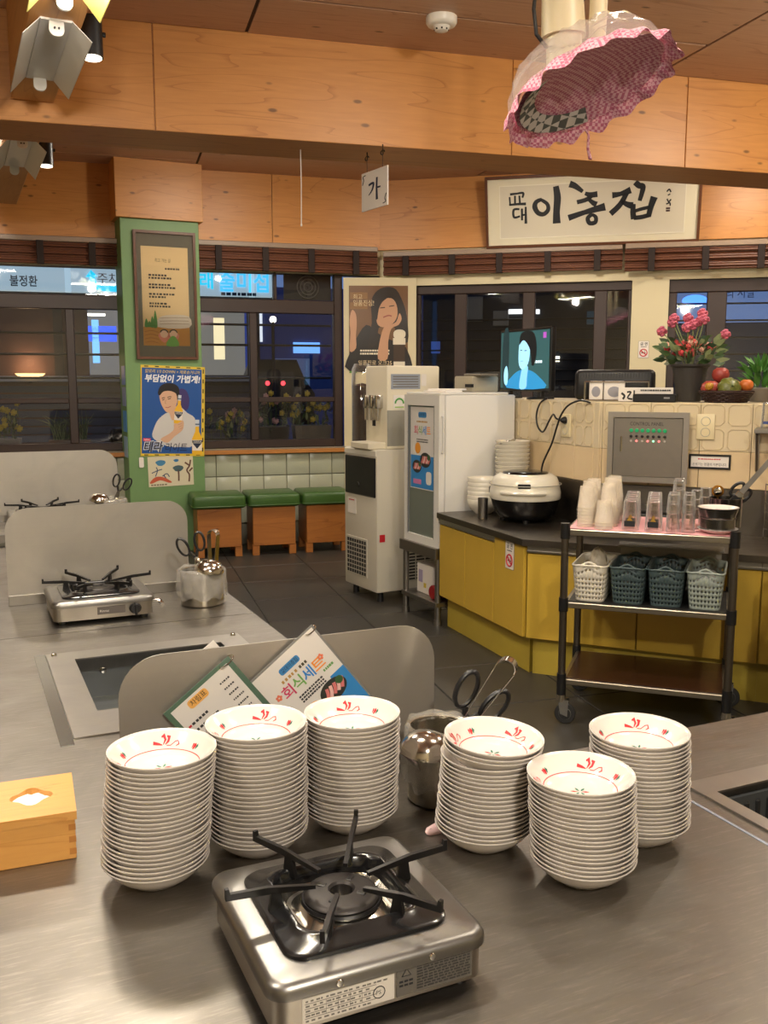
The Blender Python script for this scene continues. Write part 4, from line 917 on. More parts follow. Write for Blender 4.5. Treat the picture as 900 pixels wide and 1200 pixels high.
def no_smoking(label, M, s):
    e = thing('no_smoking_sign', label, 'sign', M=M @ Matrix.Scale(s, 4), group='no-smoking signs')
    MB().prism(rrect(-.06, .06, -.1, .1, .01), 0, .003).obj('plate', PAPER, e)
    MB().prism(rrect(-.063, .063, -.103, .103, .012), -.001, .0015).obj('border', mat('sign_border', (120, 116, 112), .5), e)
    MB().text('금 연', -.042, .052, .042, z1=.0035, fit=.084, bold=.0008).obj('lettering', INK, e, 0)
    MB().box(-.035, .035, .030, .036, .003, .0034).obj('small_print', INK, e, 0)
    MB().tube([(.042*math.cos(a*math.pi/16), -.038+.042*math.sin(a*math.pi/16), .003) for a in range(32)], .006, 6, True).obj('red_ring', RED, e)
    MB().box(-.006, .006, -.04, .04, .003, .0058, T=Tr(0, -.038, 0) @ Rot(50, 'Z')).obj('red_bar', RED, e, 0)
    MB().box(-.026, .024, -.044, -.035, .003, .0042).obj('cigarette', INK, e, 0)
    MB().stroke([(.012, -.03), (.018, -.024), (.012, -.018), (.02, -.012)], .004, .003, .004).obj('smoke', INK, e, 0)
    return e
cc = A0+nA*.02+dA*.875
no_smoking('no-smoking sticker on the yellow corner cabinet door', Tr(cc.x, cc.y, .60) @ Matrix.Rotation(RA, 4, 'Z') @ frame((0, -.0005, 0), (1, 0, 0)), .72)
no_smoking('no-smoking sign on the cream pier between the windows', MR @ Tr(2.385, 1.765, .002), .72)

# ------------------------------------------------------------------ rice cooker and bowls on the worktop
rc = thing('rice_cooker', 'large rice cooker with white lid and black base on the worktop', 'rice cooker', (.80, 5.29, ZC), R(-50))
MB().lathe([(0, .012), (.125, .012), (.150, .02), (.178, .06), (.192, .11), (.196, .135), (0, .135)], 40, None, 1.0, .98).obj('base', mat('gloss_black', (16, 16, 17), .12), rc, 50)
lid = MB().lathe([(.199, .128), (.203, .135), (.202, .17), (.190, .225), (.178, .25), (.15, .268), (.13, .27), (0, .27)], 40, None, 1.0, .98).obj('lid', mat('cooker_white', (230, 225, 208), .2, coat=.3), rc, 50)
MB().lathe([(.13, .268), (.125, .277), (.09, .283), (0, .284)], 32).obj('lid_top', mat('gloss_black', (16, 16, 17), .12), lid, 60)
MB().tube([(.203*math.cos(a), .199*math.sin(a), .212) for a in [R(8*i) for i in range(45)]], .0025, 5, True).obj('lid_seam', mat('seam_grey', (170, 166, 154), .5), lid)
MB().box(-.035, .035, -.198, -.17, .20, .225, .004, 1, Rot(40, 'Z')).obj('lid_recess', BLACK, lid)
MB().tube([(.212*math.cos(a), .208*math.sin(a), .175) for a in [R(-88+6.5*i) for i in range(12)]], .011, 8).obj('carry_handle', mat('cooker_white', (230, 225, 208), .2, coat=.3), rc)
MB().box(-.03, .03, -.205, -.18, .15, .19, .006, 1, Rot(-62, 'Z')).obj('lid_button', mat('button_grey', (70, 72, 72), .3), lid)
for a in range(4): MB().cyl((.12*math.cos(R(45+90*a)), .12*math.sin(R(45+90*a)), 0), (.12*math.cos(R(45+90*a)), .12*math.sin(R(45+90*a)), .02), .018, .02, 12).obj('foot', BLACK, rc)
cupn = thing('rice_paddle_cup', 'narrow steel cup tucked beside the rice cooker', 'cup', (.568, 5.345, ZC))
MB().lathe([(0, .003), (.026, 0), (.028, .004), (.030, .12), (.028, .12), (.026, .006), (0, .006)], 20).obj('cup', STEEL, cupn)
BOWL = mat('melamine_white', (226, 220, 204), .25, coat=.3)
bp = [(0, .004), (.045, .003), (.047, 0), (.052, 0), (.055, .006), (.078, .025), (.095, .055), (.1, .085), (.0985, .0865), (.0965, .085), (.091, .057), (.074, .03), (.04, .012), (0, .010)]
bowl_me = MB().lathe(bp, 36).mesh('rice_bowl', BOWL, 60)
sp_ = [(0, .004), (.05, .003), (.053, 0), (.058, 0), (.062, .006), (.085, .022), (.1, .045), (.106, .060), (.104, .0615), (.1015, .060), (.095, .046), (.08, .026), (.045, .012), (0, .010)]
soup_me = MB().lathe(sp_, 36).mesh('soup_bowl', BOWL, 60)
for k in range(6):
    o = link('rice_bowl', bowl_me, None, (.597+random.uniform(-.0008, .0008), 5.584, ZC+k*.0255)); tag(o, ('top' if k == 5 else 'bottom' if k == 0 else ORD(5-k)+' from top') + ' cream bowl in the short stack by the fridge', 'bowl', 'short stack of cream bowls')
for k in range(16):
    o = link('soup_bowl', soup_me, None, (.779+random.uniform(-.0015, .0015), 5.6825+random.uniform(-.0015, .0015), ZC+k*.0245)); tag(o, ('top' if k == 15 else 'bottom' if k == 0 else ORD(15-k)+' from top') + ' white dish in the tall stack behind the rice cooker', 'bowl', 'tall stack of white dishes')
for k in range(4):
    a = random.uniform(-40, 40); e = thing('teaspoon', 'steel spoon lying in the top dish behind the rice cooker', 'spoon', (.749+.014*k, 5.669+.012*k, ZC+15*.0245+.045+.005*k), R(a+60), 'spoons in the top dish')
    MB().tube([(-.05, 0, .0), (0, 0, .004), (.04, 0, .012), (.07, 0, .014)], [.003, .0025, .003, .004], 6).obj('handle', CHROME, e); MB().lathe([(0, 0), (.013, .003), (.014, .006), (0, .003)], 14, Tr(-.06, 0, -.002), 1.3, 1).obj('bowl', CHROME, e)

# ------------------------------------------------------------------ things standing on the partition
tvd = Vector((.38, -.925)); TVA = math.atan2(tvd.y, tvd.x); tvc = Vector((.876, 5.938))
tv = thing('television', 'small flat television showing a person in blue, on tiled partition', 'television', (tvc.x, tvc.y, PT), TVA)
MB().box(-.308, .308, 0, .035, .045, .432, .006, 1).obj('casing', mat('tv_black', (18, 18, 20), .3), tv)
for s_ in (-1, 1): MB().box(s_*.19-.012, s_*.19+.012, -.085, .1, 0, .012, .003, 1).obj('foot', BLACK, tv); MB().box(s_*.19-.01, s_*.19+.01, .005, .03, .008, .06, .002, 1).obj('foot_neck', BLACK, tv)
Tv = frame((0, -.0005, .066), (1, 0, 0)) @ Tr(-.29, 0, 0)
def em(name, c, e=1.): return mat(name, c, .5, emit=e)
scn = MB().box(0, .58, 0, .35, 0, .0012, T=Tv).obj('screen', em('scr_teal', (38, 74, 76), .9), tv, 0)
def flat(parent, pts, z, m, name, T=None, close=False, sub=3):
    """smooth closed outline filled flat, printed just over the sheet"""
    n = len(pts); Q = []
    for i in range(n):
        a, b, c, d = [Vector(pts[(i+k) % n]) for k in (-1, 0, 1, 2)]
        for k in range(sub):
            t = k/sub; Q.append(.5*((2*b)+(c-a)*t+(2*a-5*b+4*c-d)*t*t+(3*b-a-3*c+d)*t**3))
    return MB().prism([(q.x, q.y) for q in Q], z, z+.0004, T).obj(name, m, parent, 0)
flat(scn, [(.02, .03), (.09, .02), (.10, .35), (.03, .34)], .0012, em('scr_dark', (22, 44, 48), .8), 'backdrop', Tv)
flat(scn, [(.08, .0), (.14, .07), (.24, .11), (.36, .11), (.47, .07), (.54, .0)], .0016, em('scr_blue', (34, 120, 168), 1.), 'jacket', Tv)
flat(scn, [(.24, .0), (.26, .10), (.29, .14), (.34, .13), (.33, .06), (.32, .0)], .002, em('scr_shirt', (120, 180, 214), 1.), 'shirt', Tv)
flat(scn, [(.225, .20), (.235, .14), (.28, .115), (.34, .15), (.36, .22), (.35, .30), (.28, .32), (.235, .28)], .0024, em('scr_skin', (140, 196, 222), 1.05), 'face', Tv)
flat(scn, [(.235, .27), (.25, .335), (.33, .35), (.41, .33), (.44, .24), (.42, .15), (.385, .14), (.375, .2), (.35, .25), (.30, .29), (.265, .29)], .0028, em('scr_hair', (10, 14, 18), .5), 'hair', Tv)
flat(scn, [(.05, .03), (.085, .02), (.095, .09), (.075, .14), (.045, .10)], .0024, em('scr_skin', (140, 196, 222), 1.05), 'raised_hand', Tv)
[MB().box(.38+.026*k, .40+.026*k, .152, .168, .0028, .0031, T=Tv).obj('caption_mark', em('scr_white', (200, 220, 226), 1.), scn, 0) for k in range(5)]
MB().box(.51, .545, .30, .335, .0016, .002, T=Tv).obj('channel_mark', em('scr_violet', (150, 70, 160), 1.), scn, 0)
MB().box(.245, .27, .232, .237, .003, .0032, T=Tv).obj('eye', em('scr_hair', (10, 14, 18), .5), scn, 0); MB().box(.295, .325, .228, .233, .003, .0032, T=Tv).obj('eye', MATS['scr_hair'], scn, 0)
MB().box(.25, .285, .165, .169, .003, .0032, T=Tv).obj('mouth', em('scr_lip', (96, 120, 150), .8), scn, 0)
pr_ = thing('receipt_printer', 'silver and black receipt printer on top of the white fridge', 'printer', (*(Matrix.Rotation(FA, 2) @ Vector((.22, .33)) + Vector(fo)), .485+.94), FA)
MB().box(-.16, .05, 0, .2, 0, .10, .01, 2).obj('case', mat('silver_plastic', (168, 160, 140), .35), pr_); MB().box(-.19, -.15, .01, .19, .0, .085, .008, 1).obj('drawer', BLACK, pr_)
MB().box(-.02, .055, -.006, .01, .03, .05).obj('slot', mat('slot_black', (10, 10, 10), .7), pr_, 0); MB().box(-.08, .12, .02, .15, .1, .115, .004, 1).obj('lid', mat('printer_lid', (120, 112, 96), .4), pr_)
for k in range(2):
    c = Matrix.Rotation(FA, 2) @ Vector((.27-.05*k, .12+.06*k)) + Vector(fo)
    o = MB().box(-.1, .1, -.07, .07, 0, .012-.002*k, .002, 1).obj('note_pad', PAPER); place(o, (c.x, c.y, .485+.94+.012*k), FA+R(12+20*k)); tag(o, ('white notepad lying on top of the fridge', 'smaller white pad on top of the fridge notepad')[k], 'notepad')
ps = thing('cash_terminal', 'black cash terminal housing with vent ribs on tiled partition', 'cash register', (1.32, 5.42, PT), R(-14))
MB().box(-.225, .225, 0, .16, 0, .175, .03, 3).obj('housing', mat('pos_black', (20, 20, 22), .4), ps)
for k in range(26): MB().box(-.195+k*.0155, -.188+k*.0155, -.004, .004, .125, .155).obj('vent_rib', BLACK, ps, 0)
ns = thing('napkin_rack', 'chrome wire rack holding white napkin packs before the cash terminal', 'rack', (1.30, 5.29, PT), R(-14))
for x in (-.175, .175): MB().tube([(x, 0, .003), (x, 0, .105), (x, .08, .105), (x, .08, .003)], .004, 6).obj('upright', CHROME, ns)
for y in (0, .08): MB().tube([(-.175, y, .105), (.175, y, .105)], .004, 6).obj('rail', CHROME, ns); MB().tube([(-.175, y, .003), (.175, y, .003)], .004, 6).obj('rail', CHROME, ns)
for k, (x0, x1, l) in enumerate(((-.15, -.075, 'left'), (-.07, .045, 'right'))):
    e = thing('napkin_pack', ('narrow white napkin pack with grey print in the wire rack', 'wide white napkin pack with grey round print in the wire rack')[k], 'napkins', (1.30, 5.29, PT+.005), R(-14))
    MB().box(x0, x1, .008, .07, 0, .105, .006, 2).obj('pack', PAPER, e); MB().lathe([(.03, 0), (.028, .001), (0, .001)], 20, Tr((x0+x1)/2, .008, .045) @ Rot(90, 'X'), 1.2 if k else .8, 1).obj('print', mat('napkin_print', (150, 150, 158), .6), e)
def PS(s, t): return (Kb.x+dB.x*s+nB.x*t, Kb.y+dB.y*s+nB.y*t)      # along and across the partition top
nb = thing('name_board', 'white board with black brush writing behind the black box', 'board', (*PS(.225, .15), PT), RB)
nb.scale = (.85, 1, 1)
MB().box(-.17, .17, 0, .012, 0, .075, .002, 1).obj('board', PAPER, nb)
Tn = frame((0, -.0005, 0), (1, 0, 0))
MB().stroke([(-.15, .045), (-.13, .03), (-.14, .012)], .012, 0, .001, Tn).obj('brush_stroke', INK, nb, 0); MB().stroke([(-.115, .05), (-.09, .05), (-.11, .02), (-.08, .012)], .009, 0, .001, Tn).obj('brush_stroke', INK, nb, 0); MB().stroke([(-.07, .06), (-.07, .01)], .009, 0, .001, Tn).obj('brush_stroke', INK, nb, 0)
t = MB(); dashes(t, -.03, .16, .06, .008, 3, z=.0015, wmin=.006, wmax=.014); t.add([], []); o = t.obj('small_print', INK, nb, 0); o['kind'] = 'stuff'; o.rotation_euler = (R(90), 0, 0); o.location = (0, -.0008, 0)
bb = thing('set_top_box', 'flat black set-top box lying in front of the flower pot', 'set-top box', (*PS(.288, .03), PT), RB)
MB().box(-.11, .11, 0, .1, 0, .042, .004, 1).obj('case', BLACK, bb); MB().box(.05, .08, -.001, .002, .018, .026).obj('indicator', mat('indicator', (150, 150, 150), .4), bb, 0)

# pink flowers in a dark pot
LEAF = [mat('leaf_green', (66, 92, 50), .5), mat('leaf_pale', (128, 140, 96), .5), mat('leaf_dark', (44, 66, 40), .5)]
def leaf_mesh(L, w, m):
    return MB().add([(0, 0, 0), (w/2, 0, L*.4), (0, .02*L, L*.45), (-w/2, 0, L*.4), (w*.3, .0, L*.75), (-w*.3, 0, L*.75), (0, -.06*L, L)], [[0, 1, 2], [0, 2, 3], [1, 4, 2], [2, 4, 6], [2, 6, 5], [2, 5, 3]]).mesh('leaf', m, 60)
fp = thing('flower_pot', 'dark tapered pot of pink pompom and red flowers on tiled partition', 'flower pot', (*PS(.437, .27), PT))
MB().lathe([(0, 0), (.062, 0), (.066, .01), (.092, .18), (.105, .19), (.106, .2), (.098, .2), (.088, .185), (0, .18)], 32).obj('pot', mat('pot_dark', (58, 55, 52), .55), fp)
lm = [leaf_mesh(.075, .032, LEAF[k]) for k in range(3)]
rnd = random.Random(11)
for k in range(105):
    a = rnd.uniform(0, 360); r_ = rnd.uniform(.02, .15); z = .19+rnd.uniform(0, .15)*(1.1-r_*3)
    link('leaf', lm[k % 3], fp, M=Tr(r_*math.cos(R(a))*1.05, r_*math.sin(R(a)), z) @ Rot(a, 'Z') @ Rot(rnd.uniform(30, 95), 'Y') @ Rot(rnd.uniform(-40, 40), 'Z'))
def blossom_mesh(r, n, m, name):
    b = MB(); rd = random.Random(n)
    for k in range(n):
        v = Vector((rd.gauss(0, 1), rd.gauss(0, 1), rd.gauss(0, 1))).normalized()
        q = v.to_track_quat('Z', 'Y').to_matrix().to_4x4()
        b.lathe([(0, r*1.05), (r*.22, r*.98), (r*.26, r*.8), (0, r*.45)], 6, q)
    b.lathe([(0, -r*.8), (r*.6, -r*.5), (r*.8, 0), (r*.6, r*.5), (0, r*.8)], 10)
    return b.mesh(name, m, 60)
pom = blossom_mesh(.028, 40, mat('petal_pink', (204, 104, 126), .6), 'pompom'); rose = [blossom_mesh(.017, 14, mat('petal_red', (196, 62, 66), .6), 'rosebud'), blossom_mesh(.016, 14, mat('petal_blush', (222, 170, 150), .6), 'rosebud'), blossom_mesh(.017, 14, mat('petal_coral', (214, 92, 84), .6), 'rosebud')]
for k in range(46):
    a = rnd.uniform(0, 360); r_ = rnd.uniform(.0, .135); z = .245+rnd.uniform(0, .1)*(1-r_*3)
    link('rosebud', rose[k % 3], fp, (r_*math.cos(R(a)), r_*math.sin(R(a)), z))
for (px_, z) in ((-.155, .375), (-.11, .42), (-.105, .44), (-.03, .395), (-.015, .445), (.005, .41), (.055, .435), (.06, .47), (.045, .43), (.195, .36)):
    y = rnd.uniform(-.04, .04); st_ = MB().tube([(px_*.2, y*.2, .2), (px_*.55, y, .2+(z-.2)*.55), (px_, y, z)], .003, 5).obj('stem', LEAF[1], fp); link('pompom', pom, st_, (px_, y, z))

# fruit basket
fbx, fby = PS(.637, .152)
fb = thing('fruit_basket', 'dark brown woven bowl holding fruit beside the flower pot', 'basket', (fbx, fby, PT))
WICK = mat('wicker', (54, 30, 24), .6)
MB().lathe([(0, .004), (.09, .0), (.10, .004), (.13, .045), (.14, .06), (.134, .062), (.12, .045), (.09, .012), (0, .010)], 32).obj('bowl', WICK, fb)
for k in range(6): MB().tube([((.102+.0065*k)*math.cos(a*math.pi/20), (.102+.0065*k)*math.sin(a*math.pi/20), .006+.0095*k+.002*math.sin(a*math.pi*.8+k*3)) for a in range(40)], .0055, 6, True).obj('weave', WICK, fb)
fr_p = [(0, -.9), (.5, -.85), (.9, -.35), (1, .1), (.85, .6), (.45, .88), (.12, .82), (0, .74)]
FRU = [('peach', 'pale peach-orange fruit in the basket behind the green pumpkin', (222, 168, 110), .052, (.045, .045, .070)), ('apple', 'red apple lying against the basket wall next to pumpkin', (190, 84, 70), .05, (-.077, .02, .066)),
       ('apple', 'dark red apple on top at the back of the basket', (176, 70, 60), .045, (-.018, .045, .140)), ('orange', 'small orange at the basket end farthest from the pot', (224, 120, 50), .036, (.088, -.040, .086)), ('lemon', 'tiny yellow fruit on the basket rim beside the pot', (206, 150, 50), .022, (-.112, -.062, .082))]
for n_, l, c, r_, p in FRU:
    e = thing(n_, l, 'fruit', (fbx+p[0], fby+p[1], PT+p[2]), 0); MB().lathe([(a*r_, b*r_) for a, b in fr_p], 20).obj('flesh', mat('fruit_%s_%d' % (n_, c[1]), c, .4, var=.25, bscale=60), e, 80); MB().tube([(0, 0, r_*.72), (.003, 0, r_*.95)], .003, 5).obj('stalk', mat('stalk', (70, 50, 30), .7), e)
pk = thing('pumpkin', 'small ribbed green and yellow pumpkin in front of the fruit', 'pumpkin', (fbx-.01, fby-.066, PT+.072), 0)
V = []; F = []; nr, ns_ = 10, 48
for i in range(nr+1):
    f = math.pi*i/nr
    for j in range(ns_): t = 2*math.pi*j/ns_; k = .056*(1+.10*abs(math.cos(4.5*t))); V.append((k*math.sin(f)*math.cos(t), k*math.sin(f)*math.sin(t), .044*math.cos(f)))
for i in range(nr):
    for j in range(ns_): F.append([i*ns_+j, i*ns_+(j+1) % ns_, (i+1)*ns_+(j+1) % ns_, (i+1)*ns_+j])
MB().add(V, F, Rot(65, 'X')).obj('flesh', mat('pumpkin_green', (120, 126, 48), .4, var=.5, bscale=120), pk, 80); MB().cyl((0, -.015, .005), (0, -.055, .02), .007, .005, 8).obj('stalk', LEAF[1], pk)
gp = thing('potted_fern', 'leafy green plant in a small grey pot beyond the fruit', 'plant', (2.02, 5.08, PT))
MB().lathe([(0, 0), (.05, 0), (.065, .07), (.06, .075), (0, .07)], 20).obj('pot', mat('pot_grey', (120, 112, 100), .6), gp)
fl_ = leaf_mesh(.11, .028, mat('fern_green', (72, 128, 52), .5))
for k in range(70):
    a = rnd.uniform(0, 360); r_ = rnd.uniform(0, .06); link('leaf', fl_, gp, M=Tr(r_*math.cos(R(a)), r_*math.sin(R(a)), .07+rnd.uniform(0, .11)) @ Rot(a, 'Z') @ Rot(rnd.uniform(10, 85), 'Y') @ Rot(rnd.uniform(0, 360), 'Z'))

# wall shelf with tumblers, right of the notice
ws = thing('wall_shelf', 'steel wall shelf with angled bracket beside the framed notice', 'shelf', M=MTB @ Tr(.80, 1.245, 0))
MB().box(0, .6, 0, .02, 0, .22, .002, 1).obj('board', STEEL, ws)
for x in (.012, .58): MB().box(x-.008, x+.008, -.20, .0, .0, .012).obj('bracket_arm', STEEL, ws, 0); MB().tube([(x, -.2, .008), (x, -.005, .2)], .008, 6).obj('bracket_brace', STEEL, ws)
gl_prof = [(0, .004), (.022, .004), (.026, .0), (.027, .004), (.032, .10), (.0335, .125), (.0325, .1255)]
def tumbler_mesh(k=1., h=1.): return MB().lathe([(r*k, z*h) for r, z in gl_prof], 20).mesh('tumbler', CUP, 60)
tum = tumbler_mesh()
inv = Matrix.Rotation(math.pi, 4, 'X')
def glass_at(x, y, z, M0, label, group, logo=None, up=False, me=None, h=.125):
    e = thing('tumbler', label, 'glass', M=M0 @ Tr(x, y, z), group=group)
    link('glass', me or tum, e, M=Matrix.Identity(4) if up else Tr(0, 0, h) @ inv)
    return e
WSM = MTB @ Tr(.80, 1.267, 0) @ Rot(-90, 'X')
for k, (x, y) in enumerate(((.055, -.11), (.125, -.12), (.195, -.11), (.088, -.04))):
    e = glass_at(x, y, 0, WSM, 'upturned tumbler with blue print on the wall shelf', 'tumblers on the wall shelf')
    MB().box(-.02, .02, -.0335, -.032, .02, .034).obj('blue_print', mat('print_blue', (60, 76, 130), .5), e, 0)

# ------------------------------------------------------------------ serving trolley
CR = math.radians(-19.5); CO = Vector((.78, 3.985)); MC = Tr(CO.x, CO.y, 0) @ Matrix.Rotation(CR, 4, 'Z')
W_, D_ = .685, .47
ct = thing('serving_trolley', 'three-tier steel trolley with black corner joints and casters', 'trolley', (CO.x, CO.y, 0), CR)
POST = steel('post_steel', (128, 120, 110), .3, 2, .6)
for x in (0, W_):
    for y in (0, D_):
        po_ = MB().cyl((x, y, .13), (x, y, .87), .0165, None, 16).obj('post', POST, ct)
        for z0, z1 in ((.13, .225), (.505, .565), (.825, .892)): MB().cyl((x, y, z0), (x, y, z1), .0205, .0205, 16).obj('joint', BLACK, po_)
        cs = MB().cyl((x, y, .10), (x, y, .135), .024, .019, 14).obj('caster', CHROME, ct)
        for s_ in (-1, 1): MB().prism([(-.012, .045), (.02, .035), (.024, .11), (-.022, .11)], s_*.017-.0015, s_*.017+.0015, Tr(x+.012, y, 0) @ frame((0, 0, 0), (1, 0, 0))).obj('caster_fork', CHROME, cs)
        MB().lathe([(.0, -.012), (.030, -.012), (.043, -.012), (.046, -.008), (.046, .008), (.043, .012), (.030, .012), (0, .012)], 28, Tr(x+.02, y, .046) @ Rot(90, 'X')).obj('wheel', mat('wheel_dark', (40, 40, 40), .5), cs)
        MB().lathe([(.026, -.014), (.028, -.013), (.028, .013), (.026, .014)], 24, Tr(x+.02, y, .046) @ Rot(90, 'X')).obj('hub', mat('hub_grey', (110, 108, 104), .4, .5), cs)
CST = steel('shelf_steel', (176, 168, 152), .3, 0, .6)
for z0, z1, m in ((.84, .866, CST), (.52, .545, CST), (.175, .20, CST)):
    MB().box(.0, W_, .0, D_, z0, z1, .003, 1).obj('shelf', m, ct)
MB().box(.018, W_-.018, .018, D_-.018, .1995, .2035).obj('shelf_board', wood('walnut_board', (62, 36, 24), (40, 22, 15), 0, .25, 8, False), ct, 0)
MB().box(.018, W_-.018, .018, D_-.018, .5445, .5475).obj('shelf_board', mat('rubber_mat', (24, 24, 24), .5), ct, 0)
pm = thing('pink_mat', 'pink cloth mat spread on the trolley top', 'mat', (CO.x, CO.y, .866), CR)
V = []; nx, ny = 24, 14
for i in range(nx+1):
    for j in range(ny+1): V.append((.012+(W_+.0-.012)*i/nx, .004+(D_-.0)*j/ny, .003+.0015*math.sin(i*.9)*math.cos(j*1.1)))
V += [(x, y, z-.002) for x, y, z in V]; q = (nx+1)*(ny+1); F = []
for i in range(nx):
    for j in range(ny): a = i*(ny+1)+j; F += [[a, a+ny+1, a+ny+2, a+1], [q+a, q+a+1, q+a+ny+2, q+a+ny+1]]
MB().add(V, F).obj('cloth', mat('pink_cloth', (238, 176, 180), .7), pm, 60)
ZT = .8705
pc = MB().lathe([(r*1.16, z) for r, z in [(.024, 0), (.0255, .001), (.0335, .092), (.0355, .094), (.0345, .0955), (.0325, .093), (.0245, .003), (0, .003), (0, 0)]], 20).mesh('plastic_cup', film('cup_plastic', (236, 224, 204), .94, .1), 60)
for (x, y, n) in ((.075, .09, 7), (.075, .19, 8), (.08, .29, 8), (.165, .13, 8), (.165, .22, 9), (.17, .31, 9), (.155, .045, 3)):
    for k in range(n):
        e = thing('plastic_cup', 'upturned clear plastic cup nested in a row of cup towers on the trolley' if n > 3 else 'upturned plastic cup in the shortest tower on the trolley', 'cup', M=MC @ Tr(x, y, ZT+k*.0135), group='plastic cups on the trolley')
        link('cup', pc, e, M=Tr(0, 0, .0955) @ inv)
bt = tumbler_mesh(1.08, 1.0)
for (x, col_) in ((.265, 0), (.36, 1)):
    for r_ in range(5):
        e = glass_at(x-.004*r_, .05+.085*r_, ZT, MC, 'upturned beer glass with black print at the trolley edge' if r_ == 0 else 'upturned beer glass behind the printed ones on the trolley', 'beer glasses on the trolley', me=bt)
        if r_ < 2:
            MB().box(-.022, .022, -.0365, -.0345, .018, .042).obj('black_print', INK, e, 0); MB().prism([(-.012, 0), (.012, 0), (0, .016)], 0, .001, Tr(0, -.0365, .043) @ frame((0, 0, 0), (1, 0, 0))).obj('gold_print', mat('gold_ink', (170, 130, 40), .5), e, 0)
sj = MB().lathe([(r*.82, z*.62) for r, z in gl_prof], 16).mesh('shot_glass', CUP, 60)
for (x, y, n) in ((.437, .05, 3), (.499, .06, 3), (.437, .14, 3), (.499, .155, 3), (.45, .23, 4), (.525, .25, 3), (.45, .32, 4), (.56, .35, 3)):
    for k in range(n):
        e = thing('shot_glass', 'small upturned clear glass stacked in towers beside the steel tins' , 'glass', M=MC @ Tr(x, y, ZT+k*.04), group='small glasses on the trolley')
        link('glass', sj, e, M=(Tr(0, 0, .0775) @ inv))
dish = [((r*1.02), z*.55) for r, z in prof]
pd = link('plate', MB().lathe(dish, 40).mesh('plate', PLATE, 60), None); pd.matrix_world = MC @ Tr(.615, .085, ZT); tag(pd, 'white saucer under the steel tin on the trolley', 'plate')
tn = thing('steel_tin', 'round steel tin standing on a saucer on the trolley', 'tin', M=MC @ Tr(.615, .085, ZT+.0112))
MB().lathe([(0, .002), (.066, 0), (.069, .004), (.069, .05), (.072, .054), (.069, .058), (.078, .085), (.080, .095), (.077, .095), (.07, .08), (.065, .01), (0, .008)], 36).obj('tin', mat('tin_dark', (120, 118, 116), .22, 1.), tn)
pd2 = link('plate', MB().lathe(dish, 40).mesh('plate', PLATE, 60), None); pd2.matrix_world = MC @ Tr(.615, .085, ZT+.0885); tag(pd2, 'red-patterned plate lidding the steel tin on the trolley', 'plate'); link('painted_ribbon', MB().lathe([(.018, 0), (.012, .0006), (0, .0006)], 8, Tr(0, .02, .0065), 1.4, .6).mesh('painted_ribbon', RED, 0), pd2)
tn2 = thing('steel_tin', 'tall steel tin behind the lidded one, holding grill tools', 'tin', M=MC @ Tr(.645, .26, ZT))
MB().lathe([(0, .002), (.062, 0), (.065, .004), (.068, .125), (.07, .128), (.066, .128), (.062, .01), (0, .008)], 32).obj('tin', mat('tin_dark', (120, 118, 116), .22, 1.), tn2)
k1 = thing('meat_knife', 'black-handled steel tool standing in the tall tin', 'tool', M=MC @ Tr(.594, .26, ZT+.004) @ Rot(37, 'Y'))
MB().box(-.018, .018, -.008, .008, .02, .16, .004, 1).obj('handle', mat('handle_black', (30, 30, 32), .3), k1); MB().box(-.015, .015, -.004, .004, .16, .185, .002, 1).obj('bolster', CHROME, k1); MB().box(-.011, .011, -.001, .001, .18, .36).obj('blade', STEEL, k1, 0)
k2 = thing('kitchen_scissors', 'black scissors handle leaning in the tall tin', 'scissors', M=MC @ Tr(.640, .258, ZT+.086) @ Rot(44, 'Y'))
MB().tube([(.02+.018*math.cos(a*math.pi/10), .02, .09+.034*math.sin(a*math.pi/10)) for a in range(20)], .007, 8, True).obj('handle', BLACK, k2); MB().tube([(-.02+.018*math.cos(a*math.pi/10), .02, .09+.034*math.sin(a*math.pi/10)) for a in range(20)], .007, 8, True).obj('handle', BLACK, k2); MB().box(-.008, .008, .018, .022, -.085, .06).obj('blade', CHROME, k2, 0)
k3 = thing('tea_strainer', 'small brass-rimmed strainer resting by the tall tin', 'strainer', M=MC @ Tr(.610, .290, ZT+.152))
MB().tube([(.022*math.cos(a*math.pi/10), 0, .022*math.sin(a*math.pi/10)) for a in range(20)], .004, 6, True).obj('rim', mat('brass', (170, 120, 50), .3, 1.), k3); MB().lathe([(.021, 0), (.015, .012), (0, .016)], 16, Rot(90, 'X')).obj('mesh_bowl', CHROME, k3); MB().tube([(0, 0, -.022), (0, .005, -.11)], .003, 6).obj('handle', mat('brass', (170, 120, 50), .3, 1.), k3)

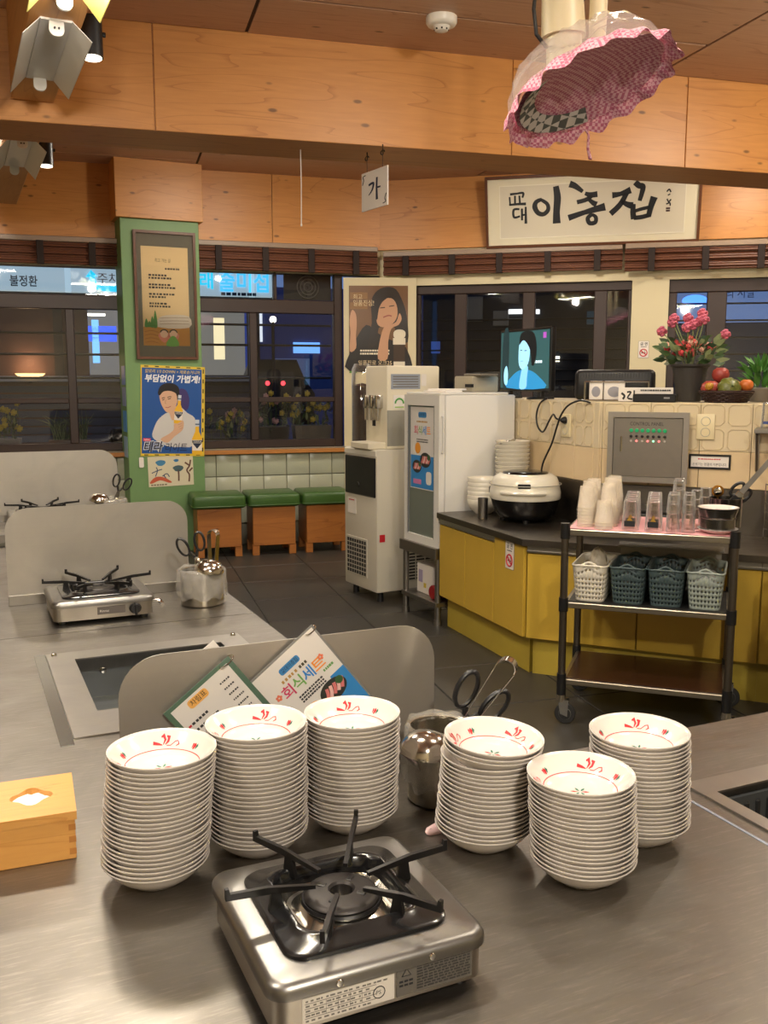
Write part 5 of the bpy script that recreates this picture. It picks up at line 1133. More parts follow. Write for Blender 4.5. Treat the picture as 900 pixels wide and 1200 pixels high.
# plastic baskets on the middle shelf
def basket_mesh(w, d, h, m, name='weave', n=108, rows=15, taper=.82, hole=True, dense=2):
    def ringp(k, z):
        pts = rrect(-w/2*k, w/2*k, -d/2*k, d/2*k, .03*k, 5); P = []; L = [0]
        for i in range(len(pts)): L.append(L[-1]+math.dist(pts[i], pts[(i+1) % len(pts)]))
        for q_ in range(n):
            s_ = L[-1]*q_/n; i = max(j for j in range(len(pts)) if L[j] <= s_); f = (s_-L[i])/max(L[i+1]-L[i], 1e-9)
            a, b = pts[i], pts[(i+1) % len(pts)]; x, y = a[0]+(b[0]-a[0])*f, a[1]+(b[1]-a[1])*f
            rise = .022*math.exp(-(x/(w*.24))**2*1.3) if (z > h*.7 and abs(y) > d*k*.42) else 0
            P.append((x, y, z+rise))
        return P
    rings = [ringp(taper+(1-taper)*(i/rows)**.8, h*i/rows) for i in range(rows+1)]
    V = [p for r_ in rings for p in r_]; F = []
    for i in range(rows):
        for j in range(n):
            x, y, z = rings[i][j]; hand = abs(y) > d*.40 and abs(x) < w*.22 and i == rows-2
            if hand or (1 <= i <= rows-4 and (j+i) % dense == 0 and i % 2 == 1 and not hand): continue
            F.append([i*n+j, i*n+(j+1) % n, (i+1)*n+(j+1) % n, (i+1)*n+j])
    F.append(list(range(n))[::-1])
    return MB().add(V, F).mesh(name, m, 60)
def basket(label, x, y, rz, w, d, h, m, M0=MC, z=.5475, dense=2):
    e = thing('storage_basket', label, 'basket', M=M0 @ Tr(x, y, z) @ Rot(rz, 'Z'), group='perforated plastic baskets')
    o = link('weave', basket_mesh(w, d, h, m, dense=dense), e); sm = o.modifiers.new('thickness', 'SOLIDIFY'); sm.thickness = .004
    rm_ = MB().tube([(x_, y_, h+(.022*math.exp(-(x_/(w*.24))**2*1.3) if abs(y_) > d*.42 else 0)) for x_, y_ in rrect(-w/2, w/2, -d/2, d/2, .03, 5)], .0045, 6, True).obj('rim', m, e)
    return e
BW = mat('basket_white', (222, 216, 200), .45); BD = mat('basket_teal', (66, 82, 84), .5); BG = mat('basket_sage', (150, 160, 152), .5)
basket('white perforated basket on the trolley shelf', .108, .175, -2, .149, .32, .158, BW)
basket('dark teal basket next to the white one on the trolley', .268, .175, -2, .149, .32, .158, BD)
basket('dark teal basket next to the sage one on the trolley', .425, .175, -2, .149, .32, .158, BD)
basket('sage grey basket filled with a plastic bag on the trolley', .583, .175, -2, .149, .32, .158, BG)
bag = thing('rolled_plastic_bag', 'crumpled clear plastic bag stuffed in the sage basket', 'bag', M=MC @ Tr(.583, .165, .5475))
V = []; F = []; rd = random.Random(4)
for i in range(9):
    f = math.pi*i/8
    for j in range(18): t = 2*math.pi*j/18; k = 1+.13*rd.uniform(-1, 1); V.append((.055*k*math.sin(f)*math.cos(t), .095*k*math.sin(f)*math.sin(t), .09+.06*k*math.cos(f)))
for i in range(8):
    for j in range(18): F.append([i*18+j, i*18+(j+1) % 18, (i+1)*18+(j+1) % 18, (i+1)*18+j])
MB().add(V, F).obj('film', film('bag_grey', (190, 190, 186), .3), bag, 70)
gv = thing('glove_bundle', 'bundle of pale gloves at the back of the white basket', 'gloves', M=MC @ Tr(.112, .255, .5475))
V = []; F = []
for i in range(9):
    f = math.pi*i/8
    for j in range(14): t = 2*math.pi*j/14; k = 1+.18*rd.uniform(-1, 1); V.append((.042*k*math.sin(f)*math.cos(t), .03*k*math.sin(f)*math.sin(t), .12+.075*k*math.cos(f)))
for i in range(8):
    for j in range(14): F.append([i*14+j, i*14+(j+1) % 14, (i+1)*14+(j+1) % 14, (i+1)*14+j])
MB().add(V, F).obj('bundle', film('glove_film', (206, 196, 176), .15), gv, 70)
ty = thing('dish_tray', 'grey slotted plastic tray behind the trolley baskets', 'tray', M=MC @ Tr(.42, .39, .5475))
MB().slab([-.22]+[-.2+.02*i for i in range(21)]+[.22], [.0, .06, .075, .12], lambda i, j: not (j == 1 and i % 2 == 1 and 0 < i < 21), -.003, .003, frame((0, 0, .08), (1, 0, 0))).obj('slotted_wall', mat('tray_grey', (150, 146, 138), .5), ty, 0)
MB().box(-.23, .23, -.03, .05, .198, .206, .003, 1, Rot(6, 'X')).obj('lip', mat('tray_grey', (150, 146, 138), .5), ty)
MB().box(-.22, .22, -.003, .05, 0, .085, .004, 1).obj('base', mat('tray_grey', (150, 146, 138), .5), ty)

# ------------------------------------------------------------------ beside the trolley: waste bin, beige basket, wire rack
bn = thing('waste_bin', 'grey steel waste bin with black flap and liner beside the trolley', 'bin', (1.86, 3.93, 0), R(-24))
MB().box(-.17, .17, -.15, .15, 0, .46, .012, 2).obj('body', mat('bin_grey', (150, 148, 144), .35, .6), bn)
lb = MB(); V = []; n = 40
for q_, (k, z) in enumerate(((1.0, .47), (1.06, .45), (1.08, .41), (1.05, .37))):
    for i, (x, y) in enumerate(rrect(-.17, .17, -.15, .15, .015, 9)): V.append((x*k*(1+.015*math.sin(i*2.1+q_)), y*k*(1+.02*math.sin(i*1.7+q_*2)), z+.012*math.sin(i*1.3+q_)))
n = len(V)//4; lb.add(V, [[q_*n+i, q_*n+(i+1) % n, (q_+1)*n+(i+1) % n, (q_+1)*n+i] for q_ in range(3) for i in range(n)]).obj('liner', mat('liner_black', (18, 18, 18), .25), bn, 60)
hd = MB().prism([(-.15, .47), (.15, .47), (.15, .64), (.0, .67), (-.15, .66)], -.172, .172, frame((0, 0, 0), (0, 1, 0))).obj('hood', mat('hood_grey', (168, 160, 150), .35, .4), bn, 0)
MB().box(-.16, .16, -.153, -.148, .49, .64, .002, 1).obj('flap', mat('flap_black', (14, 14, 14), .3), hd)
c = K0+dB*1.30+nB*.30
basket('beige slotted basket with pink cloth on the worktop', 0, 0, 0, .34, .26, .16, mat('basket_beige', (206, 192, 168), .5), Tr(c.x, c.y, 0) @ Matrix.Rotation(RB, 4, 'Z'), ZC, 3)
pk2 = thing('folded_cloth', 'bright pink cloth inside the beige basket', 'cloth', (c.x, c.y, ZC+.02), RB); MB().box(-.1, .12, -.08, .08, 0, .13, .03, 3).obj('cloth', mat('pink_towel', (206, 70, 110), .8, bump=.3), pk2)
c = K0+dB*1.30+nB*.50
wk = thing('wire_rack', 'steel wire rack standing behind the beige basket', 'rack', (c.x, c.y, ZC), RB)
for k in range(6): MB().tube([(-.2, 0, .05+.045*k), (.25, 0, .05+.045*k)], .003, 6).obj('wire', CHROME, wk)
for k in range(11): MB().tube([(-.2+.045*k, 0, 0), (-.2+.045*k, 0, .28)], .003, 6).obj('wire', CHROME, wk)
c = K0+dB*.36+nB*.46
dk = thing('warming_tray', 'low black warming tray on the worktop under the control panel', 'tray', (c.x, c.y, ZC), RB)
MB().box(-.12, .30, -.12, .09, 0, .12, .012, 2).obj('body', mat('tray_black', (26, 25, 25), .3), dk); MB().box(-.13, .31, -.13, .1, .12, .135, .004, 1).obj('rim', mat('tray_rim', (64, 62, 60), .3, .7), dk)

# ------------------------------------------------------------------ pictures and posters
pf = thing('framed_poem', 'brown-framed illustrated poem hanging on the green column', 'picture', M=MCOL @ Tr(.092, 1.675, .0))
FRM = wood('picture_frame', (104, 62, 38), (70, 38, 22), 1, .4, 14, False)
MB().slab([0, .022, .500, .522], [0, .022, 1.04, 1.062], lambda i, j: not (i == 1 and j == 1), 0, .03).obj('frame', FRM, pf, 0)
MB().box(.02, .502, .02, 1.042, .004, .012).obj('mount', mat('mount_grey', (112, 112, 100), .9, bump=.4, bscale=300), pf, 0)
MB().box(.062, .455, .115, .935, .012, .014).obj('sheet', mat('parchment', (226, 200, 150), .7), pf, 0)
MB().text('최고 가는 길', .175, .81, .034, z1=.0146, fit=.13).obj('title', INK, pf, 0)
t = MB(); dashes(t, .26, .38, .755, .014, 1, z=.0146, wmin=.012, wmax=.02, gap=.006)
for k in range(4):
    for q in range(2): dashes(t, .12, .12+.15+.04*((k+q) % 3), .70-.078*k-.024*q, .015, 10*k+q, z=.0146, wmin=.012, wmax=.024, gap=.007)
t.obj('verse_lines', INK, pf, 0)['kind'] = 'stuff'
MB().box(.062, .455, .115, .27, .0141, .0145).obj('ochre_field', mat('field_ochre', (196, 140, 62), .7), pf, 0)
for k, (x, h) in enumerate(((.09, .07), (.115, .05), (.14, .09), (.165, .14))): flat(pf, [(x-.016, .27), (x+.016, .27), (x+.012, .27+h*.6), (x, .27+h), (x-.012, .27+h*.6)], .0145, mat('tree_print', (76, 142, 66), .7), 'tree_picture')
flat(pf, [(.19, .27), (.45, .27), (.45, .365), (.3, .375), (.2, .35)], .0143, mat('wall_print', (216, 206, 188), .7), 'stone_wall_picture')
for k in range(3): MB().stroke([(.20, .295+k*.025), (.32, .30+k*.026), (.45, .30+k*.026)], .004, .0147, .015).obj('wall_line', mat('line_print', (150, 130, 110), .7), pf, 0)
for k, x in enumerate((.235, .315)):
    flat(pf, [(x-.05, .2), (x, .14), (x+.05, .2), (x, .24)], .0148, mat('child_pink', (222, 140, 120), .7), 'child_picture'); MB().lathe([(.034, 0), (0, .0006)], 16, Tr(x, .215, .0152)).obj('child_face', mat('child_skin', (236, 204, 172), .7), pf, 0); MB().stroke(arc(x, .215, .034, 20, 160, 6), .010, .016, .0163).obj('child_hair', INK, pf, 0)
flat(pf, [(.25, .117), (.36, .117), (.33, .19), (.29, .19)], .0155, mat('child_green', (110, 176, 80), .7), 'child_dress')
for k in range(4): MB().stroke([(.075, .14+.03*k), (.13, .15+.03*k), (.19, .135+.03*k)], .004, .0147, .015).obj('furrow', mat('furrow', (150, 96, 40), .7), pf, 0)
MB().box(.023, .499, .023, 1.039, .022, .024).obj('glazing', glass('picture_glass', refl=1.0, see=.98), pf, 0)

bpz = thing('beer_poster', 'blue drink poster of a man in white shirt holding a yellow bottle', 'poster', M=MCOL @ Tr(.095, .855, .003) @ Rot(-2, 'Z'))
W2, H2 = .552, .775
def bm2(x, y):
    f = (y-110)/770; xl = 120+65*f; xr = 680+30*f
    return ((x-xl)/(xr-xl)*W2, (1-f)*H2)
def P2L(L): return [bm2(x, y) for x, y in L]
MB().box(0, W2, 0, H2, 0, .001).obj('yellow_border', mat('poster_yellow', (222, 190, 60), .35), bpz, 0)
MB().box(.010, W2-.028, .022, H2-.022, .001, .0013).obj('blue_ground', mat('poster_blue', (34, 84, 156), .35), bpz, 0)
t = MB()
for k in range(9): t.box(W2-.02, W2-.010, .04+k*.085, .075+k*.085, .0011, .0014)
for k in range(6): t.box(.03+k*.09, .065+k*.09, .006, .014, .0011, .0014); t.box(.03+k*.09, .065+k*.09, H2-.014, H2-.006, .0011, .0014)
t.obj('border_print', INK, bpz, 0)['kind'] = 'stuff'
PSK = mat('print_skin', (214, 172, 142), .4); PSH = mat('print_shirt', (206, 204, 202), .4); PHA = mat('print_hair', (26, 24, 26), .4)
flat(bpz, P2L([(460, 310), (520, 310), (555, 380), (550, 470), (500, 490), (460, 420)]), .0012, mat('print_shadow', (62, 50, 110), .4), 'printed_shadow')
flat(bpz, P2L([(385, 505), (310, 560), (275, 640), (268, 715), (330, 765), (420, 800), (520, 800), (605, 790), (622, 650), (612, 550), (545, 505), (480, 455), (445, 500), (425, 555)]), .0016, PSH, 'printed_shirt')
flat(bpz, P2L([(380, 470), (445, 445), (452, 520), (424, 575), (395, 515)]), .0018, PSK, 'printed_neck')
flat(bpz, P2L([(300, 350), (330, 320), (440, 335), (455, 400), (440, 460), (395, 505), (362, 498), (330, 455), (308, 405)]), .002, PSK, 'printed_face')
flat(bpz, P2L([(285, 345), (297, 290), (340, 260), (405, 258), (455, 285), (468, 340), (455, 400), (440, 345), (385, 322), (330, 330), (303, 362)]), .0024, PHA, 'printed_hair')
for a, b in (((322, 388), (348, 382)), ((368, 378), (402, 372))): MB().stroke(P2L([a, ((a[0]+b[0])/2, a[1]-7), b]), .006, .0024, .0027).obj('printed_brow', PHA, bpz, 0); MB().stroke(P2L([(a[0]+4, a[1]+14), (b[0]-4, b[1]+13)]), .006, .0024, .0027).obj('printed_eye', PHA, bpz, 0)
MB().stroke(P2L([(358, 395), (352, 425), (362, 432)]), .004, .0024, .0027).obj('printed_nose', mat('print_skin2', (180, 132, 104), .4), bpz, 0); MB().stroke(P2L([(356, 462), (378, 464), (402, 452)]), .006, .0024, .0027).obj('printed_mouth', mat('print_lip', (176, 96, 92), .4), bpz, 0)
def bottle(parent, T, h, nm='', z=.0028):
    Y = mat('print_bottle', (236, 184, 46), .35)
    MB().prism([(x*h, y*h) for x, y in [(-.14, 0), (.14, 0), (.145, .45), (.10, .56), (.055, .66), (.05, .82), (-.05, .82), (-.055, .66), (-.10, .56), (-.145, .45)]], z, z+.0004, T).obj('printed_bottle', Y, parent, 0)
    MB().box(-.055*h, .055*h, .80*h, .99*h, z, z+.0005, T=T).obj('printed_cap', mat('print_cap', (206, 214, 222), .4), parent, 0); MB().box(-.057*h, .057*h, .84*h, .88*h, z+.0004, z+.0007, T=T).obj('cap_band', mat('print_cap2', (84, 100, 130), .4), parent, 0)
    MB().prism([(x*h, y*h) for x, y in [(-.135, .12), (.135, .12), (.142, .42), (-.142, .42)]], z+.0003, z+.0006, T).obj('bottle_label', PAPER, parent, 0)
    MB().prism([(x*h, y*h) for x, y in [(-.135, .33), (.135, .33), (0, .17)]], z+.0005, z+.0008, T).obj('label_triangle', mat('print_navy', (30, 40, 66), .4), parent, 0)
    MB().box(-.14*h, .14*h, .34*h, .41*h, z+.0005, z+.0008, T=T).obj('label_band', mat('print_navy', (30, 40, 66), .4), parent, 0)
    MB().text('TERRA', 0, .352*h, .07*h, z1=z+.001, T=T, align='CENTER', fit=.24*h).obj('label_lettering', PAPER, parent, 0)
bx_, by_ = bm2(470, 600); bottle(bpz, Tr(bx_, by_, 0) @ Rot(-4, 'Z'), .25, z=.0026)
flat(bpz, P2L([(335, 735), (400, 690), (440, 650), (438, 605), (470, 598), (512, 572), (522, 615), (508, 660), (450, 710), (395, 765)]), .0036, PSK, 'printed_hand')
for k in range(3): MB().stroke(P2L([(470+8*k, 612+18*k), (505+4*k, 598+18*k)]), .003, .004, .0042).obj('printed_finger_line', MATS['print_skin2'], bpz, 0)
bx_, by_ = bm2(648, 868); bottle(bpz, Tr(bx_, by_, 0), .31, z=.0026)
MB().text('칼로리 1/3 DOWN + 제로슈거니까', .035, H2-.062, .034, z1=.0018, shear=.15, fit=.47).obj('headline', mat('print_yellow', (238, 206, 90), .4), bpz, 0)
MB().text('부담없이 가볍게!', .032, H2-.135, .07, z1=.0018, shear=.15, bold=.0022, fit=.475).obj('headline', mat('print_white', (236, 238, 240), .4), bpz, 0)
MB().box(.022, .085, .128, .153, .0028, .0031).obj('new_tag', mat('print_pink', (226, 70, 96), .4), bpz, 0); MB().text('NEW', .03, .133, .02, z1=.0034, fit=.045).obj('new_lettering', MATS['print_white'], bpz, 0)
MB().text('테라', .018, .045, .10, z1=.0034, shear=.2, bold=.006, fit=.175).obj('brand_outline', MATS['print_white'], bpz, 0); MB().text('테라', .02, .047, .095, z1=.0037, shear=.2, bold=.0025, fit=.165).obj('brand_lettering', mat('print_ink', (22, 30, 62), .4), bpz, 0)
MB().text('라이트', .20, .045, .085, z1=.0037, shear=.2, fit=.19).obj('brand_lettering', MATS['print_ink'], bpz, 0)

dwg = thing('child_drawing', 'crayon drawing of trees and people taped below the beer poster', 'drawing', M=MCOL @ Tr(.157, .582, .002) @ Rot(1, 'Z'))
MB().box(0, .392, 0, .262, 0, .001).obj('sheet', mat('drawing_paper', (214, 206, 178), .7), dwg, 0)
def cr(c, nm): return mat('crayon_'+nm, c, .8)
flat(dwg, [(.01, .04), (.06, .085), (.13, .08), (.2, .035), (.17, .03), (.1, .055), (.03, .03)], .0011, cr((196, 92, 62), 'red'), 'red_ground')
for (x, y, s_, c, nm) in ((.11, .205, .042, (70, 130, 170), 'blue'), (.26, .15, .045, (70, 96, 104), 'teal'), (.245, .22, .022, (60, 120, 170), 'blue2')): flat(dwg, [(x+s_*math.cos(a)*(1+.15*math.sin(3*a)), y+s_*.6*math.sin(a)) for a in [i*.7 for i in range(9)]], .0012, cr(c, nm), 'cloud')
for pts in ([(.26, .04), (.262, .09), (.26, .14)], [(.35, .03), (.355, .09), (.335, .13), (.36, .17), (.37, .22)], [(.36, .17), (.32, .20)], [(.355, .12), (.385, .15)]): MB().stroke(pts, .014, .0013, .0016).obj('trunk', cr((104, 72, 58), 'brown'), dwg, 0)
for pts in ([(.06, .09), (.08, .14), (.07, .17)], [(.08, .14), (.03, .12)], [(.08, .14), (.12, .15)], [(.12, .09), (.16, .11), (.18, .08)], [(.13, .1), (.15, .07)]): MB().stroke(pts, .008, .0013, .0016).obj('figure_line', cr((66, 78, 110), 'navy'), dwg, 0)
t = MB(); dashes(t, .02, .16, .016, .012, 5, z=.0014, wmin=.012, wmax=.02, gap=.005); t.obj('caption', cr((120, 110, 90), 'grey'), dwg, 0)['kind'] = 'stuff'
tg = thing('wooden_tag', 'small pale tag hanging at the lower corner of the beer poster', 'tag', M=MCOL @ Tr(.1, .80, .004)); MB().prism(rrect(-.02, .02, -.045, .045, .012), 0, .004).obj('tag', PAPER, tg)
# strip of window stickers on the side of the column
for k, (z0, z1, c) in enumerate(((1.46, 1.62, (120, 150, 214)), (1.28, 1.44, (150, 164, 200)), (1.06, 1.24, (90, 160, 224)), (.84, 1.02, (150, 190, 220)))):
    o = MB().box(-.0075, -.0048, .02, .195, z0, z1).obj('column_sticker', mat('sticker_col_%d' % k, c, .4), None, 0); place(o, (-2.175, 8.0, 0), TH)
    tag(o, ('lavender sticker topmost on the side of the green column', 'greyish sticker second from top on the column side', 'bright blue sticker third from top on the column side', 'pale blue sticker lowest on the column side')[k], 'sticker', 'stickers on the column side')

# whisky poster on the corner pier
wp = thing('drink_poster', 'brown poster of a dark-haired woman resting chin on hand, on corner pier', 'poster', M=MP @ Tr(-.284, 1.585, .004))
PW, PH = .542, .772
def pw(L): return [((x-52)/373*PW, (627-y)/547*PH) for x, y in L]
MB().box(0, PW, 0, PH, 0, .001).obj('sheet', mat('wp_brown', (112, 78, 48), .3), wp, 0)
for k in range(3): MB().box(.01+.36*(k == 2), .12+.36*(k == 2)+.05, PH-.12-.09*k, PH-.06-.09*k, .0011, .0013).obj('wood_block_print', mat('wp_block', (140, 104, 64), .4), wp, 0)
flat(wp, pw([(52, 627), (52, 520), (90, 430), (160, 330), (230, 380), (300, 420), (380, 450), (425, 500), (425, 627)]), .0013, mat('wp_black', (26, 22, 22), .3), 'printed_dress')
flat(wp, pw([(195, 320), (192, 180), (230, 112), (290, 88), (350, 104), (395, 190), (420, 290), (425, 440), (360, 420), (330, 330), (240, 350), (235, 440), (170, 480)]), .0016, mat('wp_hair', (34, 26, 24), .3), 'printed_hair')
WSK = mat('wp_skin', (196, 150, 118), .35)
flat(wp, pw([(225, 300), (222, 220), (260, 170), (320, 160), (352, 200), (358, 270), (330, 320), (280, 345), (240, 335)]), .002, WSK, 'printed_face')
flat(wp, pw([(212, 240), (230, 160), (280, 130), (300, 150), (262, 185), (240, 230), (228, 300)]), .0023, mat('wp_hair', (34, 26, 24), .3), 'printed_fringe')
flat(wp, pw([(235, 550), (245, 440), (270, 350), (300, 335), (350, 310), (370, 255), (385, 290), (365, 330), (320, 355), (300, 440), (295, 550)]), .0024, WSK, 'printed_arm')
flat(wp, pw([(56, 500), (60, 380), (55, 300), (70, 235), (95, 260), (100, 330), (95, 400), (95, 480)]), .0019, WSK, 'printed_hand')
for a, b in (((248, 222), (280, 218)), ((305, 212), (338, 206))): MB().stroke(pw([a, b]), .008, .0023, .0026).obj('printed_eye', MATS['wp_hair'], wp, 0)
MB().stroke(pw([(268, 282), (300, 270), (322, 274)]), .012, .0023, .0026).obj('printed_mouth', mat('wp_lip', (150, 80, 72), .35), wp, 0)
MB().text('최고', .035, .655, .05, z1=.0024, fit=.085).obj('headline', mat('wp_gold', (222, 200, 160), .4), wp, 0); MB().text('일품진심!', .035, .595, .06, z1=.0024, fit=.19).obj('headline', MATS['wp_gold'], wp, 0)
MB().box(.41, .515, .03, .28, .0018, .0022).obj('printed_bottle', mat('wp_bottle', (60, 42, 30), .3), wp, 0); MB().box(.405, .52, .24, .30, .0022, .0025).obj('bottle_neck', mat('wp_cream', (224, 214, 192), .4), wp, 0); flat(wp, [(.42, .30), (.505, .30), (.52, .35), (.49, .375), (.44, .375), (.41, .35)], .0022, mat('wp_cream', (224, 214, 192), .4), 'bottle_stopper'); MB().box(.41, .515, .03, .085, .0022, .0025).obj('bottle_label', MATS['wp_cream'], wp, 0)
t = MB(); [dashes(t, .10, .38, .185-.028*k, .016, k, z=.0026, wmin=.012, wmax=.022, gap=.004) for k in range(2)]; t.obj('small_print', MATS['wp_cream'], wp, 0)['kind'] = 'stuff'
MB().text('일품진로 오크25', .08, .055, .05, z1=.0026, fit=.31).obj('brand_lettering', MATS['wp_gold'], wp, 0)
MB().box(0, .07, -.02, 0, 0, .001).obj('green_edge', mat('wp_green', (90, 140, 60), .4), wp, 0)

# large framed calligraphy leaning out from the wall
cg = thing('calligraphy_frame', 'long framed calligraphy sign with black brush lettering above the blind', 'sign', M=MR @ Tr(1.0, 2.664, .06) @ Rot(17, 'X'))
CW, CH = 1.80, .60
MB().slab([0, .022, CW-.022, CW], [0, .022, CH-.022, CH], lambda i, j: not (i == 1 and j == 1), -.01, .028).obj('frame', FRM, cg, 0)
MB().box(.02, CW-.02, .02, CH-.02, .0, .012).obj('mount', mat('mount_cream', (222, 214, 188), .7), cg, 0)
MB().box(.13, CW-.13, .085, CH-.085, .012, .014).obj('paper', mat('calli_paper', (212, 204, 184), .7), cg, 0)
MB().slab([.122, .13, CW-.13, CW-.122], [.077, .085, CH-.085, CH-.077], lambda i, j: not (i == 1 and j == 1), .012, .015).obj('inner_line', mat('inner_line', (232, 226, 206), .6), cg, 0)
def cpt(x, y): return ((x-58)/765*CW, CH*.5-(y-178+(x-58)*.012)*.00236)
def brush(L, w): MB().stroke([cpt(*p) for p in L], [v*.0040 for v in w] if isinstance(w, list) else w*.0036, .0145, .016, n=5).obj('brush_stroke', INK, cg, 0)
for L, w in (([(150, 113), (175, 111), (198, 110), (195, 126)], [5, 4, 5, 4]), ([(168, 118), (168, 146)], 4.5), ([(184, 118), (186, 146)], 4.5), ([(148, 122), (150, 148)], 4), ([(146, 150), (178, 148), (208, 148)], [4, 5, 6]),
             ([(184, 166), (163, 168), (164, 194), (186, 191)], [4, 5, 5, 4]), ([(193, 164), (193, 206)], 5), ([(207, 158), (207, 218)], [4, 6]), ([(193, 187), (207, 186)], 4.5),
             ([(266, 134), (246, 142), (240, 160), (252, 181), (272, 186), (288, 172), (286, 152), (268, 138), (258, 134)], [7, 9, 11, 10, 9, 9, 8, 7, 4]), ([(316, 90), (322, 130), (319, 180), (320, 220)], [12, 15, 14, 17]),
             ([(365, 84), (385, 92), (412, 112)], [14, 12, 7]), ([(420, 118), (440, 124), (464, 122)], [7, 11, 12]), ([(446, 126), (425, 140), (392, 148)], [8, 9, 9]), ([(432, 138), (450, 152), (462, 158)], [6, 10, 12]),
             ([(362, 202), (420, 184), (492, 166)], [13, 10, 16]), ([(448, 190), (432, 204), (438, 222), (458, 220), (460, 202), (446, 192)], [8, 9, 9, 9, 8, 6]),
             ([(516, 128), (545, 124), (580, 112)], [13, 9, 14]), ([(566, 122), (545, 160), (512, 192)], [10, 11, 12]), ([(548, 148), (568, 160), (588, 166)], [7, 11, 15]), ([(594, 86), (608, 98), (622, 104), (612, 150)], [12, 12, 11, 8]),
             ([(592, 160), (590, 186), (594, 212)], [8, 11, 12]), ([(662, 138), (652, 170), (645, 206)], [15, 12, 10]), ([(592, 186), (620, 178), (650, 172)], 8), ([(594, 208), (620, 206), (646, 200)], 10),
             ([(704, 122), (712, 114), (718, 124)], 3), ([(708, 134), (716, 130)], 3), ([(706, 146), (712, 156), (720, 148)], 3), ([(704, 164), (716, 160), (718, 170)], 3)): brush(L, w)
for k in range(2): o = MB().box(*[v for v in (cpt(704, 0)[0], cpt(718, 0)[0])], cpt(0, 190+k*8)[1], cpt(0, 184+k*8)[1], .0145, .0155).obj('seal_mark', mat('seal_dark', (70, 50, 48), .6), cg, 0)

# small hanging sign
hs = thing('hanging_sign', 'small white board with one black letter hanging from the beam', 'sign', M=frame((-.052, 5.49, 2.565), (.154, -.25, 0)) @ Matrix.Diagonal((1.7, 1, 1, 1)))
MB().box(-.083, .083, -.105, .105, -.004, .004, .001, 1).obj('board', PAPER, hs)
MB().stroke([(-.035, .03), (-.005, .035), (-.012, .0), (-.035, -.025)], [.012, .012, .009, .004], .004, .005).obj('brush_stroke', mat('ink_navy', (24, 34, 66), .6), hs, 0); MB().stroke([(.018, .06), (.016, 0), (.018, -.06)], [.010, .010, .014], .004, .005).obj('brush_stroke', MATS['ink_navy'], hs, 0); MB().stroke([(.018, .005), (.04, .004)], .009, .004, .005).obj('brush_stroke', MATS['ink_navy'], hs, 0)
for s_ in (-1, 1):
    MB().stroke([(s_*.055, -s_*.09), (s_*.072, -s_*.085), (s_*.068, -s_*.065), (s_*.076, -s_*.04)], .005, .004, .0046).obj('corner_scroll', INK, hs, 0)
    MB().tube([(s_*.05, .105, 0), (s_*.05, .17, 0)], .0016, 5).obj('hanging_wire', mat('wire_dark', (60, 46, 36), .5, .6), hs); MB().tube([(s_*.05+.012*math.cos(a*.7), .182+.012*math.sin(a*.7), 0) for a in range(8)]+[(s_*.05, .225, 0)], .003, 6).obj('screw_hook', mat('wire_dark', (60, 46, 36), .5, .6), hs)
pcord = thing('pull_cord', 'thin white cord hanging straight down from the beam', 'cord', M=MBEAM @ Tr(1.55, 2.78, -.2)); MB().tube([(0, .0, 0), (.002, -.2, 0), (0, -.40, 0)], .003, 6).obj('cord', PAPER, pcord); MB().lathe([(0, 0), (.005, .003), (.005, .015), (0, .018)], 8, Tr(0, -.40, 0) @ Rot(90, 'X')).obj('cord_end', PAPER, pcord)

# smoke detector
sd_ = thing('smoke_detector', 'round white smoke detector on the plywood ceiling', 'smoke detector', (.288, 5.0, 3.30)); 
MB().lathe([(.078, 0), (.078, -.028), (.07, -.04), (.055, -.046), (0, -.046)], 32).obj('base', WHITE, sd_)
MB().lathe([(.045, -.045), (.032, -.066), (.012, -.072), (0, -.072)], 24).obj('sensor_cone', WHITE, sd_)
for k in range(8): MB().box(.022, .037, -.004, .004, -.064, -.056, T=Rot(45*k, 'Z')).obj('sensor_slot', mat('slot_black', (10, 10, 10), .7), sd_, 0)

# ------------------------------------------------------------------ ceiling lamps on the joist, plus unseen ones added for fill light
COOL = (1, .95, .86)
TRO = mat('trough_white', (220, 216, 208), .4)
def lamp(label, u, v, z, lit, L=.78, spotl=True):
    e = thing('ceiling_lamp', label, 'lamp', (*UV(u, v), z), TH, 'trough lamps under the joist')
    for s_ in (-1, 1):
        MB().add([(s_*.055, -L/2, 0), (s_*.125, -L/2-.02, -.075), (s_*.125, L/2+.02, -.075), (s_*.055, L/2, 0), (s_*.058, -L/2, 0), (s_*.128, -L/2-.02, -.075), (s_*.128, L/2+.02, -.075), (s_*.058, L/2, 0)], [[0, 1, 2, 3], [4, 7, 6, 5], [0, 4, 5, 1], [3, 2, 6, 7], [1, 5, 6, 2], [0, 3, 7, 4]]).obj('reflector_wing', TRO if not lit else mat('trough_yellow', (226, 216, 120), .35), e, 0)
    MB().box(-.058, .058, -L/2, L/2, -.008, .002).obj('housing', TRO, e, 0)
    for s_ in (-1, 1):
        MB().prism(rrect(-.028, .028, -.062, .006, .024), -.008, .008, Tr(0, s_*(L/2-.012), 0) @ frame((0, 0, 0), (1, 0, 0))).obj('socket', TRO, e)
        for x in (-.008, .008): MB().cyl((x, s_*(L/2-.004), -.034), (x, s_*(L/2+.004), -.034), .004, .004, 8).obj('pin_hole', BLACK, e)
    if lit: MB().cyl((0, -L/2+.02, -.04), (0, L/2-.02, -.04), .016, .016, 12).obj('tube', mat('tube_glow', (255, 246, 230), .5, emit=6.), e)
    return e
lamp('white trough lamp without tube on the wooden joist', .445, 4.40, 2.875, False)
lamp('lit trough lamp with yellow reflector on the wooden joist', .445, 3.36, 2.875, True)
lamp('unlit trough lamp on the joist beyond the big beam', .445, 6.35, 2.875, False)
